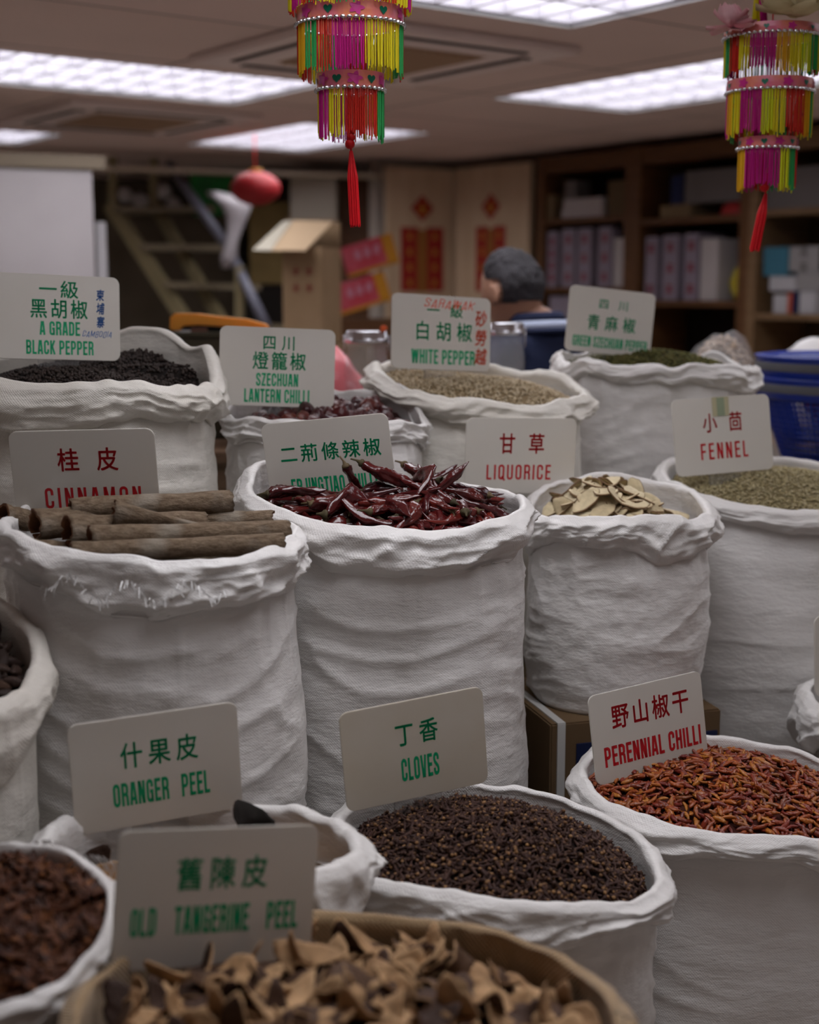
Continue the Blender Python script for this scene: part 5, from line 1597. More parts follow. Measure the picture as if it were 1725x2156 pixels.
M_BLUE = pmat('blue_plastic', (0.010, 0.035, 0.30), 0.35, 0.5)
M_BLUED = pmat('dark_blue_plastic', (0.012, 0.018, 0.10), 0.35, 0.5)
M_GREYB = pmat('grey_stripe', (0.10, 0.10, 0.11), 0.5, 0.4)
M_REDNET = pmat('red_net', (0.35, 0.01, 0.05), 0.5, 0.4, bump=.5, bump_scale=60)
def basket(label, X, Y, z0, ztop, rt, rb):
    root = empty('plastic_basket', (X, Y, z0)); tag(root, label, 'basket', 'nested blue baskets')
    H_ = ztop-z0
    V, Fq = lathe([(rt-.012, H_-.055), (rt+.004, H_-.055), (rt+.012, H_-.05), (rt+.012, H_-.006), (rt+.018, H_), (rt+.004, H_+.002), (rt-.006, H_-.006), (rt-.012, H_-.055)], 64)
    link('rim', mkmesh('rim', V, Fq, M_BLUE), root)
    V, Fq = lathe([(rt+.0135, H_-.036), (rt+.0142, H_-.034), (rt+.0142, H_-.016), (rt+.0135, H_-.014)], 64)
    ob = link('rim_stripe', mkmesh('rim_stripe', V, Fq, M_GREYB), root); tag(ob, 'dark grey stripe')
    bm = bmesh.new()
    n = 84
    for k in range(n):
        a = 2*PI*k/n
        add_tube(bm, (rb*math.cos(a), rb*math.sin(a), .004), ((rt-.004)*math.cos(a), (rt-.004)*math.sin(a), H_-.05), .0026, n=4, cap=False)
    for q in range(12):
        t = (q+.5)/12; r = rb+(rt-.004-rb)*t; zz = .004+(H_-.054)*t
        for k in range(48):
            a, b = 2*PI*k/48, 2*PI*(k+1)/48
            add_tube(bm, (r*math.cos(a), r*math.sin(a), zz), (r*math.cos(b), r*math.sin(b), zz), .0026, n=4, cap=False)
    from_bm('lattice', bm, M_BLUE, root)
    V, Fq = lathe([(0, .0), (rb, .0), (rb, .008), (0, .008)], 48); link('base', mkmesh('base', V, Fq, M_BLUED), root)
    return root
Yk = 3.62
bc = at(1800, 760, Yk)
rB = (1800-1600)/ppm(Yk)-.012
basket('upper blue lattice basket of the nested pair', bc.x, Yk, 1.155, at(1800, 748, Yk).z, rB, rB*.74)
basket('lower blue lattice basket of the nested pair', bc.x, Yk, 1.102, at(1800, 748, Yk).z-.055, rB, rB*.74)
blob('red_net_bag', (bc.x, Yk, 1.155+.125), (rB*.58, rB*.58, .105), M_REDNET, 15, 'red net bag lying inside the blue baskets', 'bag', .08)
# the counter is lower than the visible part of the baskets: a second pair of stacked baskets holds them up
# ------------------------------------------------------------------ right-hand shelves
SHELF_A = 5.60
def shelf_bay(label, b0, b1, heights, depth=.42):
    """open shelf unit; its front faces the room, b runs along the wall"""
    root = empty('shelf_unit', ab(SHELF_A, (b0+b1)/2, 0), (0, 0, GRID_ROT)); tag(root, label, 'shelf', 'wooden shelf units on the right wall')
    wd = b1-b0; th = .03
    for sgn in (-1, 1):
        bm = bmesh.new(); add_box(bm, (depth/2, sgn*(wd/2-.03), CEIL/2-.02), (depth, .06, CEIL-.04)); from_bm('side_panel', bm, M_WOOD, root)
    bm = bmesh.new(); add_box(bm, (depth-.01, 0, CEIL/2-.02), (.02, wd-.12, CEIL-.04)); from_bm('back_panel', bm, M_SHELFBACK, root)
    bm = bmesh.new(); add_box(bm, (depth/2-.005, 0, CEIL-.09), (depth-.03, wd-.12, .09)); from_bm('top_panel', bm, M_WOOD, root)
    for hgt in heights:
        bm = bmesh.new(); add_box(bm, (depth/2-.01, 0, hgt-th/2), (depth-.03, wd-.12, th)); from_bm('shelf_board', bm, M_WOOD, root)
    return root
shelf_bay('farthest brown shelf unit, beside the couplet panel', 5.60, 6.40, [.5, 1.02, 1.545, 1.945])
shelf_bay('middle brown shelf unit behind the man', 4.77, 5.60, [.5, 1.0, 1.475, 1.915])
M_WOODY = pmat('light_shelf_wood', (0.20, 0.12, 0.06), 0.5, 0.3, var=(0.15, 0.085, 0.04), var_scale=5, stretch=(1, 1, 6))
_sv = M_WOOD, M_SHELFBACK
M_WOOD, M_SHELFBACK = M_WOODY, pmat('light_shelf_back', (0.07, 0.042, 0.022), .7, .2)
shelf_bay('nearest shelf unit of lighter wood at the right edge', 3.50, 4.77, [.5, .95, 1.415, 1.93])
M_WOOD, M_SHELFBACK = _sv
# binders on the shelves
M_BOX1 = pmat('lilac_board', (0.24, 0.20, 0.245), 0.6, 0.3)
M_BOX2 = pmat('white_board', (0.42, 0.38, 0.37), 0.6, 0.3)
M_REDMARK = pmat('red_print', (0.20, 0.008, 0.018), 0.6, 0.3)
def shelf_item(label, b0, b1, z0, z1, dep, mat, name='file_box', marks=0, cat='box', group='boxes on the shelves', mcol=None, inset=.03):
    wd = b1-b0; h = z1-z0
    root = empty(name, ab(SHELF_A+inset+dep/2, (b0+b1)/2, z0+.0005), (0, 0, GRID_ROT)); tag(root, label, cat, group)
    bm = bmesh.new(); add_box(bm, (0, 0, h/2), (dep, wd, h), bev=.003); bb = from_bm('box_body', bm, mat, root)
    if marks:
        for k in range(marks):
            bm = bmesh.new()
            zz = h*(.82-.64*k/max(1, marks-1))
            for (dy, dz, sy, sz) in ((0, .014, .046, .011), (0, -.006, .038, .011), (0, 0, .011, .046), (-.016, -.017, .010, .020), (.016, -.017, .010, .020)):
                add_box(bm, (-dep/2-.0008, dy, zz+dz), (.0016, sy*min(1, wd/.07), sz))
            from_bm('printed_mark', bm, mcol or M_REDMARK, bb)
def bof(px):   # b coordinate along the shelf front seen in direction px
    lo, hi = 3.0, 7.3
    for _ in range(50):
        m = (lo+hi)/2; p = ab(SHELF_A, m, 1.6)
        d = p-Vector((0, 0, EYE)); zc = d.y*math.cos(PITCH)-d.z*math.sin(PITCH)
        if 862.5+FPX*d.x/zc > px: lo = m
        else: hi = m
    return lo
def item_px(label, x0, x1, z0, z1, mat, **kw):
    g_ = (x1-x0)*.06 if 'file box' in label else 0
    shelf_item(label, bof(x1-g_), bof(x0+g_), z0, z1, kw.pop('dep', .22), mat, **kw)
item_px('leftmost lilac file box on the far shelf, red characters on its spine', 1142, 1166, 1.545, 1.875, M_BOX1, marks=4)
item_px('first lilac file box of the pair in the far shelf', 1172, 1203, 1.545, 1.885, M_BOX1, marks=3)
item_px('second lilac file box of the pair in the far shelf', 1205, 1238, 1.545, 1.885, M_BOX1, marks=3)
item_px('lilac file box beside the white one on the far shelf', 1248, 1280, 1.545, 1.885, M_BOX1, marks=3)
item_px('plain white box at the right end of the far shelf', 1283, 1307, 1.545, 1.82, M_BOX2)
item_px('leftmost lilac file box on the middle shelf', 1348, 1376, 1.475, 1.82, M_BOX1, marks=2)
item_px('second lilac file box on the middle shelf', 1384, 1420, 1.475, 1.825, M_BOX1, marks=3)
item_px('third lilac file box on the middle shelf, beside the white box', 1430, 1462, 1.475, 1.83, M_BOX1, marks=3)
item_px('plain white box at the right of the middle shelf', 1466, 1503, 1.475, 1.80, M_BOX2)
M_BOX3 = pmat('grey_carton', (0.14, 0.125, 0.12), 0.7, 0.2)
M_BOX4 = pmat('dull_brown_carton', (0.11, 0.075, 0.04), 0.8, 0.2)
item_px('small tan box at the left of the top far shelf', 1140, 1155, 1.945, 2.09, M_CARDD)
item_px('lower of two white boxes stacked on the top far shelf', 1172, 1258, 1.945, 2.00, M_BOX2, dep=.2)
item_px('upper of two white boxes stacked on the top far shelf', 1176, 1256, 2.001, 2.055, M_BOX2, dep=.2)
item_px('small grey box on top of the two white boxes', 1178, 1200, 2.056, 2.16, M_BOX3, dep=.12)
item_px('dark brown carton at the right of the top far shelf', 1268, 1306, 1.945, 2.14, M_BOX4, dep=.3)
item_px('flat grey green box lying on the top middle shelf', 1378, 1440, 1.915, 1.985, M_CARDD, dep=.3)
item_px('large grey carton on the top middle shelf', 1428, 1545, 1.986, 2.155, M_BOX3, dep=.28)
item_px('narrow navy box on the top middle shelf', 1398, 1424, 1.986, 2.14, M_NAVY, dep=.24)
rb_ = ab(SHELF_A+.03, bof(1538), 1.915)
M_REDB = pmat('red_plastic', (0.33, 0.02, 0.02), 0.4, 0.4)
V, Fq = lathe([(0, .085), (.03, .082), (.07, .06), (.092, .02), (.095, 0), (0, 0)], 32)
o = link('red_bowl', mkmesh('red_bowl', V, Fq, M_REDB), None, ab(SHELF_A+.11, bof(1520), 1.916)); tag(o, 'red bowl upside down on the top middle shelf', 'bowl')
M_YEL = pmat('yellow_plastic', (0.45, 0.36, 0.03), 0.4, 0.4)
blob('yellow_bag', ab(SHELF_A+.10, bof(1533), 1.475+.09), (.05, .06, .10), M_YEL, 21, 'small yellow bag at the right end of the middle shelf', 'bag', .15)
M_CYAN = pmat('cyan_print', (0.035, 0.14, 0.20), 0.5, 0.4)
M_PALEW = pmat('pale_packet', (0.40, 0.385, 0.40), 0.5, 0.4)
M_PALE = pmat('pale_carton', (0.25, 0.235, 0.235), 0.6, 0.3)
item_px('row of pale packets on the near shelf, left packet', 1622, 1652, 1.415, 1.51, M_PALEW, dep=.16)
item_px('small red packet between pale packets on the near shelf', 1653, 1661, 1.415, 1.52, pmat('orange_red_packet', (.45, .07, .02), .5, .4), dep=.1)
item_px('dark packet between pale packets on the near shelf', 1662, 1674, 1.415, 1.525, M_NAVY, dep=.1)
item_px('row of pale packets on the near shelf, right packet', 1677, 1712, 1.415, 1.525, M_PALEW, dep=.16)
item_px('pale packet at the frame edge on the near shelf', 1714, 1745, 1.415, 1.525, M_PALE, dep=.16)
item_px('white flat box lying across the pale packets', 1612, 1668, 1.527, 1.60, M_PALEW, dep=.2)
item_px('second white flat box lying across the packets', 1670, 1725, 1.527, 1.62, M_PALE, dep=.2)
item_px('cyan printed box on the near shelf', 1598, 1650, 1.602, 1.745, M_CYAN, dep=.2)
item_px('pale carton with dark writing beside the cyan box', 1652, 1715, 1.622, 1.745, M_PALE, dep=.2, marks=2, mcol=M_BOX3)
item_px('grey crate on the top of the near shelf', 1598, 1740, 1.93, 2.13, M_BOX3, dep=.26)
item_px('pale grey folder standing on the lower far shelf behind the man', 1150, 1200, 1.02, 1.49, M_BOX1, dep=.15)
item_px('white carton with an orange patch standing on the lower far shelf', 1202, 1240, 1.02, 1.44, M_PALEW, dep=.15, marks=1, mcol=M_ORANGE)

# couplet panels in the corner
def couplet_panel(name, label, c, wid, rz, paper_w):
    root = empty(name, c, (0, 0, rz)); tag(root, label, 'panel', 'tan corner panels with red paper couplets')
    hgt = CEIL-.06
    bm = bmesh.new(); add_box(bm, (0, 0, hgt/2), (wid, .04, hgt), bev=.003); from_bm('panel_board', bm, M_WOODL, root)
    zc = 1.72
    for sx in (-1, 1):
        bm = bmesh.new(); add_box(bm, (sx*paper_w*.29, -.0215, zc), (paper_w*.40, .003, .40))
        pc_ = from_bm('paper_couplet', bm, M_PAPER, root)
        bm = bmesh.new()
        for k in range(4):
            for (dx, dz, sx_, sz_) in ((0, .018, .038, .007), (0, -.004, .030, .007), (0, 0, .007, .045), (-.014, -.020, .007, .014), (.014, -.020, .007, .014)):
                add_box(bm, (sx*paper_w*.29+dx, -.024, zc+.145-.097*k+dz), (sx_, .002, sz_))
        from_bm('gold_writing', bm, M_GOLD, pc_)
    bm = bmesh.new(); add_box(bm, (0, -.0225, zc-.01), (paper_w*.24, .003, .39)); from_bm('paper_strip', bm, M_PAPERB, root)
    bm = bmesh.new(); add_box(bm, (0, -.0225, zc+.32), (.115, .003, .115), Euler((0, PI/4, 0))); pd_ = from_bm('paper_diamond', bm, M_PAPER, root)
    bm = bmesh.new(); add_box(bm, (0, -.0245, zc+.32), (.07, .002, .012)); add_box(bm, (0, -.0245, zc+.32), (.012, .002, .07)); add_box(bm, (0, -.0245, zc+.295), (.05, .002, .012)); from_bm('gold_writing', bm, M_GOLD, pd_)
M_PAPER = pmat('red_couplet_paper', (0.27, 0.012, 0.012), 0.6, 0.3)
M_PAPERB = pmat('brown_couplet_strip', (0.26, 0.10, 0.02), 0.6, 0.3)
M_GOLD = pmat('gold_ink', (0.45, 0.22, 0.02), 0.4, 0.4)
pl, pr = at(812, 500, 8.85), at(958, 500, 9.08)
mid = (pl+pr)/2; wid = (Vector((pr.x, pr.y, 0))-Vector((pl.x, pl.y, 0))).length
couplet_panel('couplet_panel', 'tan panel left of the corner with a red and gold couplet', (mid.x, mid.y, 0), wid, math.atan2(pr.y-pl.y, pr.x-pl.x), .31)
pl, pr = at(963, 500, 9.04), at(1119, 500, 8.52)
mid = (pl+pr)/2; wid = (Vector((pr.x, pr.y, 0))-Vector((pl.x, pl.y, 0))).length
couplet_panel('couplet_panel', 'tan panel right of the corner with a red couplet, beside the shelves', (mid.x, mid.y, 0), wid, math.atan2(pr.y-pl.y, pr.x-pl.x), .27)

# ------------------------------------------------------------------ left background
M_RAILW = pmat('tan_rail', (0.21, 0.165, 0.115), 0.6, 0.3)
M_BOARD = pmat('grey_white_board', (0.46, 0.425, 0.43), 0.45, 0.4, var=(0.40, 0.365, 0.37), var_scale=2)
e0, e1 = at(-120, 470, 6.0), at(196, 470, 6.25)
root = empty('partition_board', ((e0.x+e1.x)/2, (e0.y+e1.y)/2, 0), (0, 0, math.atan2(e1.y-e0.y, e1.x-e0.x))); tag(root, 'tall grey white partition board at the left, behind the black pepper', 'board')
zt_ = at(100, 352, 6.1).z
bm = bmesh.new(); add_box(bm, (0, 0, zt_/2), ((e1-e0).length, .03, zt_), bev=.003); from_bm('board_sheet', bm, M_BOARD, root)
bm = bmesh.new(); add_box(bm, (0, -.004, zt_+.03), ((e1-e0).length+.12, .06, .06), bev=.004); from_bm('top_rail', bm, M_RAILW, root)
pz = at(212, 468, 6.5)
o = box_obj('white_post', (pz.x, pz.y, pz.z/2), (.04, .04, pz.z), M_WHITE, bev=.004); tag(o, 'thin white post right of the partition board', 'post')

# stair
M_STAIR = pmat('olive_stair_paint', (0.27, 0.22, 0.12), 0.6, 0.3, var=(0.22, 0.18, 0.095), var_scale=5)
M_TREAD = pmat('stair_tread', (0.20, 0.16, 0.10), 0.6, 0.3)
M_RAIL = pmat('grey_handrail', (0.16, 0.16, 0.20), 0.4, 0.4)
st = empty('staircase', at(430, 700, 7.4)*1.0); st.location.z = 0; tag(st, 'steep olive staircase with open treads in the back left', 'staircase')
def rel(p): return Vector(p)-st.location
# left and right stringer: top end (far, high) to bottom end (near, low)
L0, L1 = at(232, 430, 8.9), at(420, 720, 8.55)
R0, R1 = at(322, 425, 9.05), at(500, 735, 8.65)
def bar(bm, p, q, w_, h_):
    p, q = Vector(p), Vector(q); d = q-p; L_ = d.length
    rot = d.to_track_quat('X', 'Z')
    add_box(bm, (p+q)/2, (L_, w_, h_), rot)
def ext(p, q, f): return Vector(p)+(Vector(q)-Vector(p))*f
FL = (L0.z-.06)/(L0.z-L1.z); FR_ = (R0.z-.06)/(R0.z-R1.z)
bm = bmesh.new(); bar(bm, rel(L0), rel(ext(L0, L1, FL)), .05, .085); from_bm('stringer', bm, M_STAIR, st)
bm = bmesh.new(); bar(bm, rel(R0), rel(ext(R0, R1, FR_)), .05, .07); from_bm('stringer', bm, M_STAIR, st)
for k in range(15):
    f_ = .05+k*.27
    if f_ > min(FL, FR_)-.05: break
    a, b = rel(ext(L0, L1, f_)), rel(ext(R0, R1, f_))
    bm = bmesh.new(); bar(bm, a, b+Vector((.34, .06, 0)), .24, .035); from_bm('tread', bm, M_TREAD, st)
for (px, y0, y1, Yp) in ((238, 322, 440, 8.85), (324, 320, 432, 8.95)):
    bm = bmesh.new(); bar(bm, rel(at(px, y0, Yp)), rel(at(px, y1, Yp)), .05, .05); from_bm('post', bm, M_STAIR, st)
bm = bmesh.new(); add_tube(bm, rel(at(355, 345, 8.8)), rel(at(480, 520, 8.5)), .030, n=10); add_tube(bm, rel(at(480, 520, 8.5)), rel(at(562, 690, 8.2)), .030, n=10); from_bm('handrail', bm, M_RAIL, st, True)
bm = bmesh.new(); bar(bm, rel(at(505, 560, 8.4)), rel(at(505, 760, 8.4)), .05, .05); from_bm('post', bm, M_STAIR, st)

# cartons and things piled round the stair
def bg_box(name, label, cat, px0, px1, y0, y1, Y, dep, mat, rz=0.0, group=None, z_floor=None):
    p, q = at(px0, y1, Y), at(px1, y0, Y)
    zb = p.z if z_floor is None else z_floor
    o = box_obj(name, ((p.x+q.x)/2, Y+dep/2, (zb+q.z)/2), (abs(q.x-p.x), dep, q.z-zb), mat, None, Euler((0, 0, rz)), .004)
    return tag(o, label, cat, group)
M_GRN = pmat('green_carton', (0.015, 0.26, 0.04), 0.5, 0.4, var=(0.02, 0.16, 0.04), var_scale=9)
M_OLB = pmat('olive_carton', (0.28, 0.20, 0.08), 0.8, 0.2, var=(0.22, 0.155, 0.06), var_scale=4)
M_PALEBOX = pmat('pale_wall_box', (0.42, 0.38, 0.31), 0.7, 0.2)
GRP = 'cartons stacked at the back of the shop'
bg_box('storage_rack', 'dark storage rack carrying the cartons beside the stair', 'rack', 500, 705, 600, 700, 9.3, .6, M_DARK, 0, None, 0.0)
bg_box('carton', 'olive brown carton piled beside the handrail', 'carton', 520, 612, 425, 598, 9.3, .45, M_OLB, .1, GRP)
bg_box('green_carton', 'green carton behind the red paper lantern', 'carton', 402, 498, 364, 446, 9.6, .4, M_GRN, 0, GRP, at(450, 452, 9.6).z)
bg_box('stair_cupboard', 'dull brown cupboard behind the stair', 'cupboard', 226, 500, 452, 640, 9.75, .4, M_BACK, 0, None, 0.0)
bg_box('wall_box', 'pale box on the wall above the open carton', 'box', 612, 708, 372, 462, 9.0, .3, M_PALEBOX, 0, None)
bg_box('dark_doorway', 'dark doorway left of the couplet panels, its shade made as a solid brown block', 'cabinet', 708, 806, 380, 700, 9.25, .5, M_WOOD, 0, None, 0.0)  # solid block whose dark colour stands in for the shaded doorway opening
bg_box('wall_shelf', 'wall shelf under the pale box', 'shelf', 600, 712, 462, 470, 9.0, .4, M_WOODL, 0, None)
M_WCUP = pmat('white_cup', (0.55, 0.52, 0.52), 0.5, 0.4)
for px, py, lb in ((264, 412, 'left white bundle on the stair landing'), (296, 424, 'right white bundle on the stair landing'), (345, 404, 'white bundle behind the right stair post'), (366, 432, 'lower white bundle behind the right stair post')):
    q = at(px, py, 9.6); blob('white_bundle', q, (.055, .05, .055), M_WCUP, px, lb, 'bundle', .08, sub=3)
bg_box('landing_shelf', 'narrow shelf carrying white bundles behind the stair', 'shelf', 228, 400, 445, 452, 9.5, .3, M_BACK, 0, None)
# red hanging lantern
M_REDL = pmat('red_silk', (0.36, 0.018, 0.022), 0.5, 0.3)
lc = at(538, 397, 7.6)
root = empty('red_lantern', lc); tag(root, 'round red silk lantern hanging at the back above the open carton', 'lantern')
rl_ = 52/ppm(7.6); hl = 34/ppm(7.6)
prof = [(rl_*.25, hl)] + [(rl_*math.cos(a)*(1.0), hl*math.sin(a)) for a in np.linspace(1.25, -1.25, 16)] + [(rl_*.25, -hl)]
V, Fq = lathe(prof, 40)
V = np.array(V); th_ = np.arctan2(V[:, 1], V[:, 0]); sc_ = 1-.035*np.abs(np.sin(th_*8)); V[:, 0] *= sc_; V[:, 1] *= sc_
link('silk_globe', mkmesh('silk_globe', V, Fq, M_REDL), root)
bm = bmesh.new(); add_tube(bm, (0, 0, hl*.9), (0, 0, hl*1.15), rl_*.27, n=20); from_bm('cap', bm, M_GOLD, root)
bm = bmesh.new(); add_tube(bm, (0, 0, hl*1.1), (0, 0, CEIL-lc.z), .004, n=6); from_bm('cord', bm, M_TASSEL, root)
# white plastic bag hanging beside it
M_WPL = pmat('thin_white_plastic', (0.36, 0.33, 0.34), 0.4, 0.4)
prof = []
V = []; Fq = []
Yh = 8.3
pts_ = [(437, 405, 12), (460, 415, 34), (487, 430, 40), (492, 455, 22), (488, 480, 16), (480, 510, 13), (474, 540, 17), (468, 562, 10)]
n_ = 14
for j, (px, py, hw) in enumerate(pts_):
    q = at(px+8, py, Yh); r = hw/ppm(Yh)*(.8 if j < 3 else 1)
    for i in range(n_):
        a = 2*PI*i/n_; V.append((q.x+r*math.cos(a)*(1+.15*math.sin(3*a+j)), q.y+r*.6*math.sin(a), q.z+.01*math.sin(2*a+j)))
for j in range(len(pts_)-1):
    for i in range(n_): Fq.append((j*n_+i, j*n_+(i+1) % n_, (j+1)*n_+(i+1) % n_, (j+1)*n_+i))
Fq.append(tuple(range(n_))); Fq.append(tuple(range((len(pts_)-1)*n_, len(pts_)*n_)))
V = np.array(V); o = link('hanging_bag', mkmesh('hanging_bag', V-np.array(at(480, 400, Yh)), Fq, M_WPL), None, at(480, 400, Yh)); tag(o, 'crumpled white plastic bag hanging on the handrail', 'bag')

# open carton
M_CARDL = pmat('lit_cardboard', (0.46, 0.33, 0.21), 0.8, 0.15)  # lighter cardboard copy; light from above is put into the flap's colour
Yo = 6.0
pA, pB = at(608, 470, Yo), at(698, 690, Yo)
cw = pB.x-pA.x; zb, ztp = 1.30, at(650, 520, Yo).z
root = empty('open_carton', ((pA.x+pB.x)/2, Yo+.13, zb), (0, 0, -.25)); tag(root, 'tall open carton with raised flaps in front of the dark doorway', 'carton', GRP)
hh = ztp-zb
bm = bmesh.new()
for c_, s_ in (((0, -.13, hh/2), (cw, .005, hh)), ((0, .13, hh/2), (cw, .005, hh)), ((-cw/2, 0, hh/2), (.005, .26, hh)), ((cw/2, 0, hh/2), (.005, .26, hh)), ((0, 0, .004), (cw, .26, .006))):
    add_box(bm, c_, s_)
from_bm('carton_wall', bm, M_CARD, root)
def flap_quad(pts, mat, lb):
    # a cardboard flap through four points of the place, 4 mm thick
    inv = (Matrix.Translation(root.location) @ root.rotation_euler.to_matrix().to_4x4()).inverted()
    q = [inv @ p for p in pts]; nn = (q[1]-q[0]).cross(q[3]-q[0]).normalized()*.004
    me = mkmesh('flap', [tuple(p) for p in q]+[tuple(p+nn) for p in q], [(3, 2, 1, 0), (4, 5, 6, 7), (0, 1, 5, 4), (1, 2, 6, 5), (2, 3, 7, 6), (3, 0, 4, 7)], mat, smooth=False)
    o = link('flap', me, root); tag(o, lb)
flap_quad([at(618, 464, 6.22), at(702, 466, 6.18), at(643, 527, 5.92), at(572, 527, 5.95)], M_CARDL, 'lit front flap')
flap_quad([at(596, 466, 6.24), at(616, 464, 6.22), at(570, 527, 5.95), at(532, 526, 5.97)], M_PALEBOX, 'pale left flap')
bm = bmesh.new(); add_box(bm, (0, .13, hh+.055), (cw, .005, .11)); from_bm('flap', bm, M_CARD, root)
bm = bmesh.new()
for k, (dx, dz) in enumerate(((-.03, .1), (.03, .1), (-.03, .17), (.03, .17))):
    add_box(bm, (dx, -.1335, hh-dz), (.035, .002, .008)); add_box(bm, (dx, -.1335, hh-dz), (.008, .002, .04)); add_box(bm, (dx, -.1335, hh-dz-.014), (.028, .002, .006))
from_bm('printed_mark', bm, pmat('dull_red_print', (.20, .05, .035), .7, .2), root)
o = box_obj('packing_case', ((pA.x+pB.x)/2, Yo+.13, .65-.001), (.5, .4, 1.298), M_CARDD, None, Euler((0, 0, -.1)), .005); tag(o, 'brown packing case under the open carton', 'case', GRP)

# red gift packs
M_GIFT = pmat('red_gift_pack', (0.50, 0.025, 0.045), 0.4, 0.4, var=(0.55, 0.10, 0.14), var_scale=9)
M_GIFTY = pmat('yellow_gift_band', (0.55, 0.24, 0.01), 0.4, 0.4)
Yg = 7.2
M_PINKP = pmat('pink_print', (.55, .22, .30), .5, .3)
for px, py, lb in ((778, 538, 'upper red and yellow gift pack, tilted, left of the couplet panel'), (762, 617, 'lower red and yellow gift pack, tilted, left of the couplet panel')):
    q = at(px, py, Yg)
    root = empty('gift_pack', q, (0, -.30, .1)); tag(root, lb, 'gift pack', 'red gift packs')
    bm = bmesh.new(); add_box(bm, (0, 0, 0), (.27, .12, .155), bev=.006); pk = from_bm('pack_box', bm, M_GIFT, root)
    bm = bmesh.new(); add_box(bm, (.105, -.0605, .0), (.055, .003, .152)); add_box(bm, (0, -.0605, -.067), (.27, .003, .016)); from_bm('yellow_band', bm, M_GIFTY, pk)
    for k in range(3):
        bm = bmesh.new(); add_box(bm, (-.06+.05*k, -.0612, .02), (.03, .002, .05), Euler((0, .2*k, 0))); from_bm('printed_mark', bm, M_PINKP, pk)
q = at(765, 662, Yg); o = box_obj('gift_stand', (q.x+.02, Yg+.02, (q.z-.02)/2), (.42, .16, q.z-.02), M_WOOD, None, None, .004); tag(o, 'dark wooden stand below the red gift packs', 'stand')

